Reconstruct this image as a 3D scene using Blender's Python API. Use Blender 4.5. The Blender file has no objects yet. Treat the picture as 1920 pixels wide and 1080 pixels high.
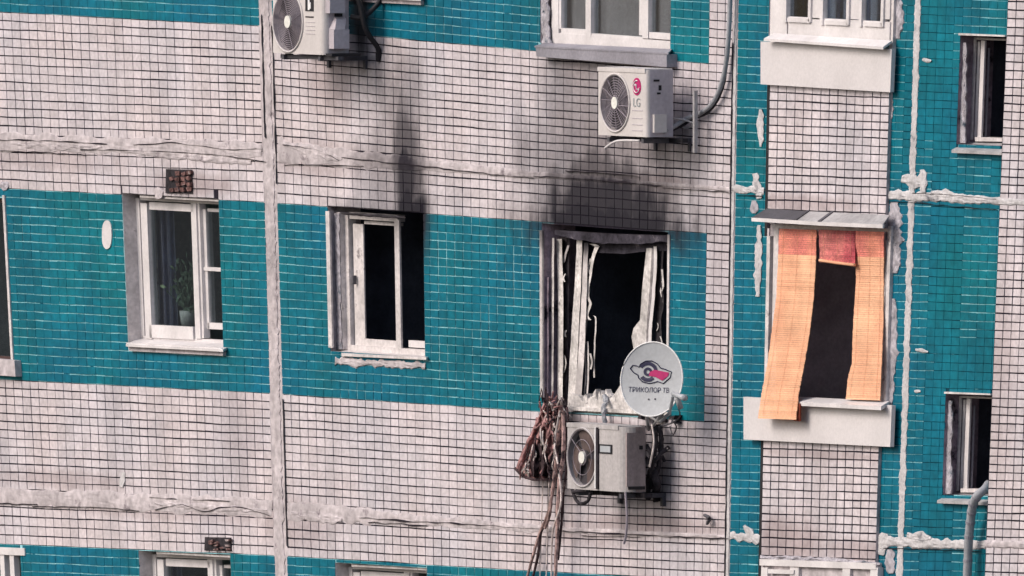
import bpy, bmesh, math, random
from mathutils import Vector, Matrix, noise
random.seed(7)
S = bpy.context.scene
COL = S.collection

# ------------------------------------------------------------------ camera, sky, sun, exposure
THETA, PHI, DIST = math.radians(60.0), math.radians(1.85), 250.0
TGT = Vector((0, 0, 24.0))
DIRC = Vector((math.sin(THETA)*math.cos(PHI), -math.cos(THETA)*math.cos(PHI), math.sin(PHI)))
CAMPOS = TGT + DIRC*DIST
FPX = 240.0*DIST                         # focal length in pixels of the 1920 px wide photograph
cam_d = bpy.data.cameras.new('camera'); cam = bpy.data.objects.new('camera', cam_d); COL.objects.link(cam)
cam.location = CAMPOS
cam.rotation_euler = (-DIRC).to_track_quat('-Z', 'Y').to_euler()
cam_d.sensor_width = 36; cam_d.lens = FPX/1920*36
cam_d.clip_start = 5; cam_d.clip_end = 3000
S.camera = cam
FWD = -DIRC; RGT = FWD.cross(Vector((0, 0, 1))).normalized(); UPV = RGT.cross(FWD)

SUN = Vector((-0.20, -0.72, 0.62)).normalized()      # direction towards the sun
W = bpy.data.worlds.new('World'); S.world = W; W.use_nodes = True
nt = W.node_tree
bg = nt.nodes['Background']; sky = nt.nodes.new('ShaderNodeTexSky')
sky.sky_type = 'NISHITA'; sky.sun_disc = False
sky.sun_elevation = math.asin(SUN.z); sky.sun_rotation = math.atan2(SUN.x, SUN.y)
sky.air_density = 1.0; sky.dust_density = 4.0; sky.ozone_density = 0.6
nt.links.new(sky.outputs[0], bg.inputs[0]); bg.inputs[1].default_value = 0.14
sl = bpy.data.lights.new('sun', 'SUN'); so = bpy.data.objects.new('sun', sl); COL.objects.link(so)
sl.energy = 1.1; sl.angle = math.radians(26); sl.color = (1, .96, .93)
so.rotation_euler = SUN.to_track_quat('Z', 'Y').to_euler(); so.location = (0, -20, 60)
S.view_settings.view_transform = 'Standard'; S.view_settings.look = 'None'
S.view_settings.exposure = 0.34; S.view_settings.gamma = 1; S.view_settings.use_curve_mapping = False

# ------------------------------------------------------------------ wall coordinates
def P(px, py, d=0.0):
    """point seen at photo pixel (px, py), on the plane d metres in front of the facade"""
    r = FWD*FPX + RGT*(px-960) - UPV*(py-540)
    t = (-d-CAMPOS.y)/r.y
    return CAMPOS + r*t
XS = [-400, 0, 500, 1000, 1370, 1700, 1920, 2300]
LV = [('U', -336), ('A', 22), ('J1', 268), ('MT', 353), ('MB', 711), ('J2', 932), ('LT', 1020), ('LB', 1380)]
YT = {'U': [-360, -338, -311, -263, -236, -218, -208, -200], 'A': [2, 22, 49, 95, 122, 140, 150, 160],
      'J1': [252, 268, 284, 327, 355, 368, 379, 390], 'MT': [331, 353, 380, 415, 441, 453, 462, 474],
      'MB': [691, 711, 737, 771, 793, 805, 812, 822], 'J2': [916, 932, 954, 990, 1006, 1018, 1023, 1030],
      'LT': [1004, 1020, 1041, 1071, 1090, 1102, 1108, 1115], 'LB': [1364, 1380, 1400, 1430, 1448, 1459, 1465, 1472]}
LVV = dict(LV); TC = 5.05e-5
def lerp(xs, ys, x):
    if x <= xs[0]: i = 0
    elif x >= xs[-1]: i = len(xs)-2
    else:
        i = 0
        while xs[i+1] < x: i += 1
    t = (x-xs[i])/(xs[i+1]-xs[i])
    return ys[i]+(ys[i+1]-ys[i])*t
def ycol(x): return [lerp(XS, YT[n], x) for n, _ in LV]
VL = [v for _, v in LV]
def pix(u, v):
    x, y = u, 540
    for _ in range(4):
        y = lerp(VL, ycol(x), v)
        x = u - TC*(u-1070)*(y-540)
    return x, y
def inv(x, y):
    k = TC*(y-540)
    return (x-1070*k)/(1-k), lerp(ycol(x), VL, y)
def slope(x, y):
    u, v = inv(x, y)
    return (lerp(VL, ycol(x+60), v)-lerp(VL, ycol(x-60), v))/120
def tilt(x): return -TC*(x-1070)
def R(x0, y0, x1, y1):
    """upright facade rectangle as seen: four photo pixels, clockwise from top left"""
    xc, yc = (x0+x1)/2, (y0+y1)/2; s = slope(xc, yc); a, b = tilt(x0), tilt(x1)
    return [(x0+a*(y0-yc), y0+s*(x0-xc)), (x1+b*(y0-yc), y0+s*(x1-xc)),
            (x1+b*(y1-yc), y1+s*(x1-xc)), (x0+a*(y1-yc), y1+s*(x0-xc))]

# ------------------------------------------------------------------ materials
def stain_shade_nodes(nt, spots=None):
    """soot, grime and painted air-conditioner shade at fixed places on the facade; returns a 0..1 socket"""
    geo = nt.nodes.new('ShaderNodeNewGeometry')
    nz = nt.nodes.new('ShaderNodeTexNoise'); nz.inputs['Scale'].default_value = 5.5; nz.inputs['Detail'].default_value = 6
    mp = nt.nodes.new('ShaderNodeMapping'); mp.inputs['Scale'].default_value = (1, 0, .3)
    nt.links.new(geo.outputs['Position'], mp.inputs[0]); nt.links.new(mp.outputs[0], nz.inputs[0])
    acc = None
    for (px, py, rx, ry, st) in (spots or SOOT_SHADE):
        c = P(px, py)
        a = nt.nodes.new('ShaderNodeVectorMath'); a.operation = 'SUBTRACT'; a.inputs[1].default_value = (c.x, 0, c.z)
        b = nt.nodes.new('ShaderNodeVectorMath'); b.operation = 'MULTIPLY'; b.inputs[1].default_value = (120/rx, 0, 240/ry)
        l = nt.nodes.new('ShaderNodeVectorMath'); l.operation = 'LENGTH'
        ad = nt.nodes.new('ShaderNodeMath'); ad.operation = 'MULTIPLY_ADD'; ad.inputs[1].default_value = 1.7
        m = nt.nodes.new('ShaderNodeMapRange'); m.interpolation_type = 'SMOOTHSTEP'
        m.inputs['From Min'].default_value = 2.65; m.inputs['From Max'].default_value = 1.45
        m.inputs['To Min'].default_value = 0; m.inputs['To Max'].default_value = st
        nt.links.new(geo.outputs['Position'], a.inputs[0]); nt.links.new(a.outputs[0], b.inputs[0]); nt.links.new(b.outputs[0], l.inputs[0])
        nt.links.new(nz.outputs[0], ad.inputs[0]); nt.links.new(l.outputs['Value'], ad.inputs[2]); nt.links.new(ad.outputs[0], m.inputs['Value'])
        if acc is None: acc = m.outputs[0]
        else:
            x = nt.nodes.new('ShaderNodeMath'); x.operation = 'MAXIMUM'
            nt.links.new(acc, x.inputs[0]); nt.links.new(m.outputs[0], x.inputs[1]); acc = x.outputs[0]
    return acc
SOOT_SHADE = [(768, 402, 32, 62, 1.0), (766, 348, 25, 82, .97), (761, 285, 25, 95, .84), (755, 215, 36, 105, .48), (735, 345, 55, 95, .48), (700, 388, 60, 16, .5),
        (1135, 422, 125, 50, 1.0), (1140, 388, 112, 66, .98), (1125, 348, 100, 62, .84), (1105, 305, 105, 95, .58), (1085, 200, 62, 135, .5), (1180, 290, 80, 28, .5), (1215, 345, 50, 45, .45),
        (1034, 600, 14, 150, .5), (1232, 870, 22, 60, .6), (1055, 850, 20, 100, .5), (1130, 936, 70, 14, .45), (676, 40, 16, 65, .95), (1218, 272, 40, 14, .6), (1275, 246, 14, 12, .5), (640, 108, 50, 8, .6)]  # several spots paint shade beside and under the air conditioners, the rest are soot
GRIME = [(1480, 1020, 60, 40, .5), (1610, 1035, 50, 18, .4), (1545, 852, 90, 8, .35), (1230, 985, 110, 16, .4), (1100, 1000, 70, 22, .3), (300, 960, 160, 12, .25), (560, 985, 50, 40, .3), (90, 300, 120, 18, .25), (360, 345, 60, 16, .4),
         (600, 300, 70, 30, .3), (1140, 800, 60, 10, .5), (620, 150, 40, 60, .3), (1210, 340, 70, 14, .35), (1500, 380, 90, 12, .4), (120, 900, 100, 14, .3), (455, 800, 40, 90, .2), (1345, 600, 14, 160, .2), (1900, 700, 20, 160, .2)]
def mat(name, rgb, rough=.6, spec=.3, metal=0, n1=.25, s1=3.0, n2=.12, s2=40.0, tint=None, soot=False, bump=.15, bs=60, streak=False, attr=0.0, dirt=None):
    m = bpy.data.materials.new(name); m.use_nodes = True; nt = m.node_tree; b = nt.nodes['Principled BSDF']
    N = nt.nodes.new; L = nt.links.new
    geo = N('ShaderNodeNewGeometry')
    na = N('ShaderNodeTexNoise'); na.inputs['Scale'].default_value = s1; na.inputs['Detail'].default_value = 5
    nb = N('ShaderNodeTexNoise'); nb.inputs['Scale'].default_value = s2; nb.inputs['Detail'].default_value = 3
    if streak:
        mp = N('ShaderNodeMapping'); mp.inputs['Scale'].default_value = (1, 1, .12); L(geo.outputs['Position'], mp.inputs[0]); L(mp.outputs[0], na.inputs[0])
    else: L(geo.outputs['Position'], na.inputs[0])
    L(geo.outputs['Position'], nb.inputs[0])
    def scale_by(col, fac_socket, lo, hi):
        r = N('ShaderNodeMapRange'); r.inputs['From Min'].default_value = .3; r.inputs['From Max'].default_value = .7
        r.inputs['To Min'].default_value = lo; r.inputs['To Max'].default_value = hi; L(fac_socket, r.inputs['Value'])
        v = N('ShaderNodeVectorMath'); v.operation = 'SCALE'; L(col, v.inputs[0]); L(r.outputs[0], v.inputs['Scale']); return v.outputs[0]
    base = N('ShaderNodeRGB'); base.outputs[0].default_value = (*rgb, 1); c = base.outputs[0]
    if tint is not None:
        nc = N('ShaderNodeTexNoise'); nc.inputs['Scale'].default_value = s1*.45; nc.inputs['Detail'].default_value = 2; L(geo.outputs['Position'], nc.inputs[0])
        r = N('ShaderNodeMapRange'); r.inputs['From Min'].default_value = .35; r.inputs['From Max'].default_value = .65; L(nc.outputs[0], r.inputs['Value'])
        mx = N('ShaderNodeMix'); mx.data_type = 'RGBA'; L(r.outputs[0], mx.inputs[0]); L(c, mx.inputs[6]); mx.inputs[7].default_value = (*tint, 1); c = mx.outputs[2]
    if attr:
        at = N('ShaderNodeAttribute'); at.attribute_name = 'rnd'
        r = N('ShaderNodeMapRange'); r.inputs['To Min'].default_value = 1-attr; r.inputs['To Max'].default_value = 1+attr*.6; L(at.outputs['Fac'], r.inputs['Value'])
        v = N('ShaderNodeVectorMath'); v.operation = 'SCALE'; L(c, v.inputs[0]); L(r.outputs[0], v.inputs['Scale']); c = v.outputs[0]
    c = scale_by(c, na.outputs[0], 1-n1, 1+n1*.5); c = scale_by(c, nb.outputs[0], 1-n2, 1+n2)
    if dirt:
        nd = N('ShaderNodeTexNoise'); nd.inputs['Scale'].default_value = 5; nd.inputs['Detail'].default_value = 8; nd.inputs['Roughness'].default_value = .7
        L(geo.outputs['Position'], nd.inputs[0])
        r = N('ShaderNodeMapRange'); r.inputs['From Min'].default_value = dirt[1]; r.inputs['From Max'].default_value = dirt[1]+.1; L(nd.outputs[0], r.inputs['Value'])
        mx = N('ShaderNodeMix'); mx.data_type = 'RGBA'; L(r.outputs[0], mx.inputs[0]); L(c, mx.inputs[6]); mx.inputs[7].default_value = (*dirt[0], 1); c = mx.outputs[2]
    if name == 'white_tile':
        mx = N('ShaderNodeMix'); mx.data_type = 'RGBA'; L(stain_shade_nodes(nt, GRIME), mx.inputs[0]); L(c, mx.inputs[6]); mx.inputs[7].default_value = (.20, .125, .12, 1); c = mx.outputs[2]
    if soot:  # soot stains plus the shade painted around the air conditioners
        mx = N('ShaderNodeMix'); mx.data_type = 'RGBA'; L(stain_shade_nodes(nt), mx.inputs[0]); L(c, mx.inputs[6]); mx.inputs[7].default_value = (.014, .012, .019, 1); c = mx.outputs[2]
    L(c, b.inputs['Base Color'])
    b.inputs['Roughness'].default_value = rough; b.inputs['Specular IOR Level'].default_value = spec; b.inputs['Metallic'].default_value = metal
    if bump:
        bn = N('ShaderNodeTexNoise'); bn.inputs['Scale'].default_value = bs; bn.inputs['Detail'].default_value = 4; L(geo.outputs['Position'], bn.inputs[0])
        bp = N('ShaderNodeBump'); bp.inputs['Strength'].default_value = bump; bp.inputs['Distance'].default_value = .01; L(bn.outputs[0], bp.inputs['Height']); L(bp.outputs[0], b.inputs['Normal'])
    return m
M = {}
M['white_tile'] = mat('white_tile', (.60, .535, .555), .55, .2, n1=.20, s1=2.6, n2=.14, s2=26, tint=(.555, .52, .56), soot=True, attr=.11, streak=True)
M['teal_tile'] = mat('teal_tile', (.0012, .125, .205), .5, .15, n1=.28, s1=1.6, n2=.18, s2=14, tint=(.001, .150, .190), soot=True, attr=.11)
M['white_grout'] = mat('dark_grout', (.022, .018, .028), .95, .1, n1=.5, s1=4, soot=True, dirt=((.25, .22, .24), .60))
M['teal_grout'] = mat('pale_grout', (.30, .60, .66), .95, .1, n1=.5, s1=5, soot=True, dirt=((.01, .10, .15), .55))
M['teal_grout_dark'] = mat('dark_teal_grout', (.006, .045, .07), .95, .1, dirt=((.16, .38, .42), .60))
M['plaster'] = mat('plaster', (.50, .455, .475), .95, .1, n1=.3, s1=3, n2=.22, s2=16, soot=True, bump=.6, bs=18, dirt=((.20, .17, .19), .575))
M['sealant'] = mat('sealant', (.52, .505, .52), .9, .15, n1=.2, s1=4, n2=.15, bump=.6, bs=30, dirt=((.17, .17, .19), .56))
M['old_plaster'] = mat('old_plaster', (.40, .38, .42), .95, .1, n1=.35, s1=6, n2=.3, s2=25, bump=.9, bs=25, dirt=((.06, .09, .12), .56))
M['pvc'] = mat('white_pvc', (.66, .63, .64), .4, .3, n1=.16, s1=4, n2=.06, bump=.02, dirt=((.36, .33, .33), .66))
M['pvc_dirty'] = mat('dirty_white_pvc', (.62, .58, .58), .5, .3, n1=.3, s1=5, n2=.15, s2=30, bump=.1, soot=True, dirt=((.14, .12, .13), .60))
M['pvc_burnt'] = mat('scorched_pvc', (.60, .57, .56), .6, .3, n1=.45, s1=6, n2=.25, s2=35, bump=.4, bs=40, dirt=((.07, .055, .06), .60))
M['jamb_burnt'] = mat('scorched_jamb', (.30, .24, .29), .9, .1, n1=.6, s1=4, n2=.3, s2=20, bump=.5, streak=True, dirt=((.03, .025, .035), .55))
M['char'] = mat('charred', (.035, .03, .036), .8, .2, n1=.6, s1=6, n2=.4, s2=30, bump=.8, bs=30, dirt=((.20, .18, .19), .66))
M['room_loggia'] = mat('loggia_wall', (.42, .38, .42), .9, .1, n1=.3)
M['room'] = mat('room_paint', (.34, .38, .38), .9, .1, n1=.3)
M['header'] = mat('scorched_header', (.055, .05, .065), .9, .1, n1=.6, s1=5, n2=.4, s2=25, bump=.5, dirt=((.28, .25, .28), .60))
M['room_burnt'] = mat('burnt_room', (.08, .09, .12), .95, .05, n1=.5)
M['grey_metal'] = mat('grey_sheet_metal', (.27, .26, .30), .5, .4, metal=.0, n1=.25, s1=3, streak=True, dirt=((.12, .1, .12), .66))
M['dark_metal'] = mat('dark_sheet', (.075, .072, .085), .6, .4, n1=.4, s1=5, dirt=((.2, .19, .2), .64))
M['light_metal'] = mat('light_sheet', (.38, .37, .38), .5, .4, n1=.3, s1=5, dirt=((.1, .1, .11), .62))
M['cladding'] = mat('cladding', (.62, .59, .60), .55, .3, n1=.10, s1=2, n2=.05)
M['brown'] = mat('brown_frame', (.06, .03, .03), .5, .4)
M['ac_white'] = mat('ac_white', (.58, .545, .54), .45, .35, n1=.10, s1=5, n2=.04, bump=.03, dirt=((.40, .34, .32), .68))
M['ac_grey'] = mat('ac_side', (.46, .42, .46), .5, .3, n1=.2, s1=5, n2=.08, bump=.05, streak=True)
M['ac_burnt'] = mat('ac_scorched', (.46, .435, .44), .55, .3, n1=.30, s1=5, n2=.12, bump=.12, streak=True, dirt=((.20, .15, .14), .62))
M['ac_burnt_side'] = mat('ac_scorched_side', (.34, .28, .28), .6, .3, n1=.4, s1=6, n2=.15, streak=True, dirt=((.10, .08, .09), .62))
M['black'] = mat('black_plastic', (.015, .014, .018), .6, .3, bump=.05)
M['fan_dark'] = mat('fan_dark', (.055, .05, .06), .5, .4, n1=.4, s1=8)
M['fan_rust'] = mat('fan_brown', (.11, .078, .075), .6, .3, n1=.5, s1=5, streak=True)
M['guard'] = mat('guard_wire', (.33, .29, .33), .45, .4)
M['hub'] = mat('hub', (.72, .72, .68), .4, .4, n1=.08)
M['magenta'] = mat('magenta', (.42, .015, .13), .5, .3, n1=.1, bump=0)
M['navy'] = mat('navy_print', (.02, .02, .06), .5, .3, n1=.1, bump=0)
M['print_white'] = mat('print_white', (.75, .75, .76), .5, .3, n1=.05, bump=0)
M['print_grey'] = mat('print_grey', (.25, .28, .30), .5, .3, n1=.05, bump=0)
M['dish'] = mat('dish_grey', (.40, .42, .45), .5, .35, n1=.10, s1=6, n2=.06, bump=.04)
M['bamboo'] = mat('bamboo', (.82, .43, .27), .8, .1, n1=.16, s1=5, n2=.10, s2=60, tint=(.84, .49, .31), attr=.12, bump=.2)
M['bamboo_red'] = mat('bamboo_red', (.66, .22, .20), .7, .2, n1=.3, s1=8, n2=.35, s2=70, tint=(.40, .07, .09), attr=.25, bump=.2)
M['bamboo_pink'] = mat('bamboo_pink', (.80, .31, .22), .8, .1, n1=.25, s1=8, n2=.25, s2=70, tint=(.74, .24, .20), attr=.2, bump=.2)
M['rust'] = mat('rust_red', (.22, .05, .03), .8, .2)
M['cloth'] = mat('burnt_cloth', (.33, .18, .18), .95, .1, n1=.5, s1=7, n2=.5, s2=30, bump=.9, bs=35, dirt=((.62, .50, .48), .55))
M['cloth_dark'] = mat('burnt_dark_cloth', (.06, .04, .045), .95, .1, n1=.5, s1=7, n2=.4, s2=30, bump=.9, bs=35, dirt=((.34, .27, .26), .60))
M['strap'] = mat('strap', (.50, .34, .32), .9, .15, n1=.5, s1=5, n2=.4, s2=30, bump=.6, dirt=((.04, .03, .035), .52))
M['strap_pale'] = mat('pale_strap', (.68, .60, .58), .9, .15, n1=.4, s1=5, n2=.3, s2=30, bump=.5, dirt=((.04, .03, .04), .60))
M['hose'] = mat('grey_hose', (.33, .34, .37), .5, .3, n1=.25, s1=4)
M['hose_dark'] = mat('dark_hose', (.07, .07, .085), .6, .3, n1=.4, s1=9, dirt=((.25, .25, .28), .60))
M['leaf'] = mat('leaf', (.13, .20, .14), .5, .3, n1=.4, s1=15)
M['pot'] = mat('pot', (.8, .78, .76), .6, .3)
M['curtain'] = mat('grey_curtain', (.62, .52, .56), .9, .1, n1=.15, s1=3)
M['tulle'] = mat('dark_curtain', (.42, .44, .60), .9, .1, n1=.25, s1=3)
M['brick'] = mat('exposed_brick', (.16, .09, .085), .95, .1, n1=.6, s1=14, n2=.5, s2=40, bump=1, bs=30, dirt=((.38, .33, .33), .54))
M['asphalt'] = mat('asphalt', (.05, .05, .052), .95, .1)
g = bpy.data.materials.new('window_glass'); g.use_nodes = True; n_ = g.node_tree
for q in list(n_.nodes):
    if q.type == 'BSDF_PRINCIPLED': n_.nodes.remove(q)
o_ = [q for q in n_.nodes if q.type == 'OUTPUT_MATERIAL'][0]
tr = n_.nodes.new('ShaderNodeBsdfTransparent'); tr.inputs[0].default_value = (.72, .77, .78, 1); gl = n_.nodes.new('ShaderNodeBsdfGlossy'); gl.inputs[1].default_value = .03
lw_ = n_.nodes.new('ShaderNodeLayerWeight'); lw_.inputs[0].default_value = .5; pw_ = n_.nodes.new('ShaderNodeMath'); pw_.operation = 'POWER'; pw_.inputs[1].default_value = 2.5; n_.links.new(lw_.outputs['Facing'], pw_.inputs[0])
fr = n_.nodes.new('ShaderNodeMath'); fr.operation = 'MULTIPLY_ADD'; fr.inputs[1].default_value = .7; fr.inputs[2].default_value = .04; n_.links.new(pw_.outputs[0], fr.inputs[0])
mx_ = n_.nodes.new('ShaderNodeMixShader')
n_.links.new(fr.outputs[0], mx_.inputs[0]); n_.links.new(tr.outputs[0], mx_.inputs[1]); n_.links.new(gl.outputs[0], mx_.inputs[2]); n_.links.new(mx_.outputs[0], o_.inputs[0])
M['glass'] = g

# ------------------------------------------------------------------ mesh helpers
class MB:
    def __init__(s): s.v = []; s.f = []; s.m = []; s.r = []
    def add(s, vs, fs, mi=0, rnd=0.5):
        o = len(s.v); s.v += [tuple(v) for v in vs]
        for f in fs: s.f.append([i+o for i in f]); s.m.append(mi); s.r.append(rnd)
    def slab(s, poly, df, db, mi=0):
        """outline in photo pixels on the plane df, extruded back to db"""
        a = [P(x, y, df) for x, y in poly]; s.prism(a, Vector((0, df-db, 0)), mi)
    def prism(s, a, off, mi=0, rnd=.5):
        n = len(a); vs = list(a)+[Vector(p)+Vector(off) for p in a]
        fs = [list(range(n))[::-1], list(range(n, 2*n))]+[[i, (i+1) % n, n+(i+1) % n, n+i] for i in range(n)]
        s.add(vs, fs, mi, rnd)
    def bar(s, x0, y0, x1, y1, df, db, mi=0): s.slab(R(x0, y0, x1, y1), df, db, mi)
    def box(s, a, b, mi=0):
        (x0, y0, z0), (x1, y1, z1) = a, b
        s.prism([Vector((x0, y0, z0)), Vector((x1, y0, z0)), Vector((x1, y0, z1)), Vector((x0, y0, z1))], (0, y1-y0, 0), mi)
    def tube(s, pts, r, n=8, mi=0, cap=True, wob=0):
        pts = [Vector(p) for p in pts]; rr = r if isinstance(r, (list, tuple)) else [r]*len(pts)
        o = len(s.v); up = Vector((0.13, .2, 1)).normalized()
        for i, p in enumerate(pts):
            t = (pts[min(i+1, len(pts)-1)]-pts[max(i-1, 0)]); t = t.normalized() if t.length > 1e-9 else Vector((0, 0, 1))
            a = t.cross(up)
            if a.length < .15: a = t.cross(Vector((1, 0, 0)))
            a.normalize(); b = t.cross(a)
            for k in range(n):
                an = 2*math.pi*k/n; q = rr[i]*(1+(random.uniform(-wob, wob) if wob else 0))
                s.v.append(tuple(p+a*math.cos(an)*q+b*math.sin(an)*q))
        for i in range(len(pts)-1):
            for k in range(n):
                s.f.append([o+i*n+k, o+i*n+(k+1) % n, o+(i+1)*n+(k+1) % n, o+(i+1)*n+k]); s.m.append(mi); s.r.append(.5)
        if cap:
            s.f.append([o+k for k in range(n)]); s.m.append(mi); s.r.append(.5)
            s.f.append([o+(len(pts)-1)*n+k for k in range(n)][::-1]); s.m.append(mi); s.r.append(.5)
    def build(s, name, mats, parent=None, smooth=False, kind=None, rnd=False, label=None):
        me = bpy.data.meshes.new(name); me.from_pydata(s.v, [], s.f)
        for m in (mats if isinstance(mats, (list, tuple)) else [mats]): me.materials.append(M[m])
        me.polygons.foreach_set('material_index', s.m)
        if rnd:
            at = me.attributes.new('rnd', 'FLOAT', 'FACE'); at.data.foreach_set('value', s.r)
        if smooth: me.polygons.foreach_set('use_smooth', [True]*len(s.f))
        me.update()
        bm = bmesh.new(); bm.from_mesh(me); bmesh.ops.recalc_face_normals(bm, faces=bm.faces); bm.to_mesh(me); bm.free()
        o = bpy.data.objects.new(name, me); COL.objects.link(o)
        if parent: o.parent = parent
        if kind: o['kind'] = kind
        if label: o['label'] = label
        return o
def empty(name, loc=(0, 0, 0)):
    o = bpy.data.objects.new(name, None); o.location = loc; COL.objects.link(o); o.empty_display_size = .1; return o
def tag(o, label, cat, group=None, kind=None):
    o['label'] = label; o['category'] = cat
    if group: o['group'] = group
    if kind: o['kind'] = kind
    return o
def spline(pts, n=6):
    out = []; p = [pts[0]]+list(pts)+[pts[-1]]
    for i in range(1, len(p)-2):
        a, b, c, d = (Vector(q) for q in p[i-1:i+3])
        for k in range(n):
            t = k/n
            out.append(.5*((2*b)+(c-a)*t+(2*a-5*b+4*c-d)*t*t+(3*b-a-3*c+d)*t**3))
    out.append(Vector(pts[-1])); return out
def wire(mb, pl, r, n=8, k=6, mi=0, wob=0): mb.tube(spline([P(*q) for q in pl], k), r, n, mi, wob=wob)

# ------------------------------------------------------------------ setting
gm = MB(); gm.add([(-900, -900, 0), (900, -900, 0), (900, 900, 0), (-900, 900, 0)], [[0, 1, 2, 3]])
gr = gm.build('ground', 'asphalt', kind='structure')

B = empty('apartment_building', (0, 0, 0))
tag(B, 'tall panel apartment block faced with white and teal tiles, fire damage at two windows', 'building')

# openings in the facade: photo pixels on the wall plane
OPEN = {
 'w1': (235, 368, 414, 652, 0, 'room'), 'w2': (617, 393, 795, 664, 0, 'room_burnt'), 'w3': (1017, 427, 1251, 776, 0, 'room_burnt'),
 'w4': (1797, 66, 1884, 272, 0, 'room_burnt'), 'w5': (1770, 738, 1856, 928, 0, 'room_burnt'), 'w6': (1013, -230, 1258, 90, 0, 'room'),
 'w0': (615, -290, 785, -8, 0, 'room'), 'w7': (266, 1036, 436, 1320, 0, 'room'), 'w8': (632, 1060, 802, 1345, 0, 'room'), 'w9': (-130, 368, 14, 676, 0, 'room'),
 'w10': (-130, 1026, 45, 1330, 0, 'room'), 'lup': (1444, -240, 1655, 72, .03, 'room'), 'lmid': (1440, 424, 1660, 752, .03, 'room_loggia'),
 'llow': (1430, 1056, 1640, 1360, .03, 'room')}
HOLES = {}
for k, (x0, y0, x1, y1, d, rm) in OPEN.items():
    ua, va = inv(x0, (y0+y1)/2); ub, vb = inv(x1, (y0+y1)/2)
    xm = (x0+x1)/2; _, vt = inv(xm, y0); _, vm = inv(xm, y1)
    HOLES[k] = (ua, vt, ub, vm, d)
    cor = [P(*pix(*q), d) for q in ((ua, vt), (ub, vt), (ub, vm), (ua, vm))]
    mb = MB(); r = .30; inn = [c+Vector((0, r, 0)) for c in cor]
    mb.add(cor+inn, [[i, (i+1) % 4, 4+(i+1) % 4, 4+i] for i in range(4)])
    mb.build('reveal', 'pvc_dirty' if k in ('w1', 'w7', 'w8', 'w0') else 'plaster' if k not in ('w3', 'w4', 'w5', 'lmid') else 'jamb_burnt', B)
    # the room behind
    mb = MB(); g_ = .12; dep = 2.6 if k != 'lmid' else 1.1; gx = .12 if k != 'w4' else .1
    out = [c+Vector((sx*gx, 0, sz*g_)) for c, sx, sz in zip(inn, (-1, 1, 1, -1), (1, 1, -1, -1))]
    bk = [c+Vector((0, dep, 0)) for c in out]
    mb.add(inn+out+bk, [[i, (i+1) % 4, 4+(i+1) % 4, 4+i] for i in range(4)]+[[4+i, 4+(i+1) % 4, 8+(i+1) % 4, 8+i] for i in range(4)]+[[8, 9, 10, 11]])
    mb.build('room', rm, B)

# rows
ROWS = []
for (a, b, n) in (('U', 'A', 22), ('A', 'J1', 15), ('J1', 'MT', 5), ('MT', 'MB', 22), ('MB', 'J2', 14), ('J2', 'LT', 5), ('LT', 'LB', 22)):
    ROWS += [(LVV[a]+(LVV[b]-LVV[a])*i/n, LVV[a]+(LVV[b]-LVV[a])*(i+1)/n) for i in range(n)]
def subtract(rc, holes):
    rs = [rc]
    for (a, t, b, m) in holes:
        nr = []
        for (x0, y0, x1, y1) in rs:
            if a >= x1 or b <= x0 or t >= y1 or m <= y0: nr.append((x0, y0, x1, y1)); continue
            if a > x0: nr.append((x0, y0, a, y1))
            if b < x1: nr.append((b, y0, x1, y1))
            xa, xb = max(x0, a), min(x1, b)
            if t > y0: nr.append((xa, y0, xb, t))
            if m < y1: nr.append((xa, m, xb, y1))
        rs = nr
    return rs
BANDS = [(-336, 22), (353, 711), (1020, 1380)]
def is_band(v): return any(a <= v <= b for a, b in BANDS)
grout = {'white_grout': MB(), 'teal_grout': MB(), 'teal_grout_dark': MB()}
TILES = []
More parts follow.
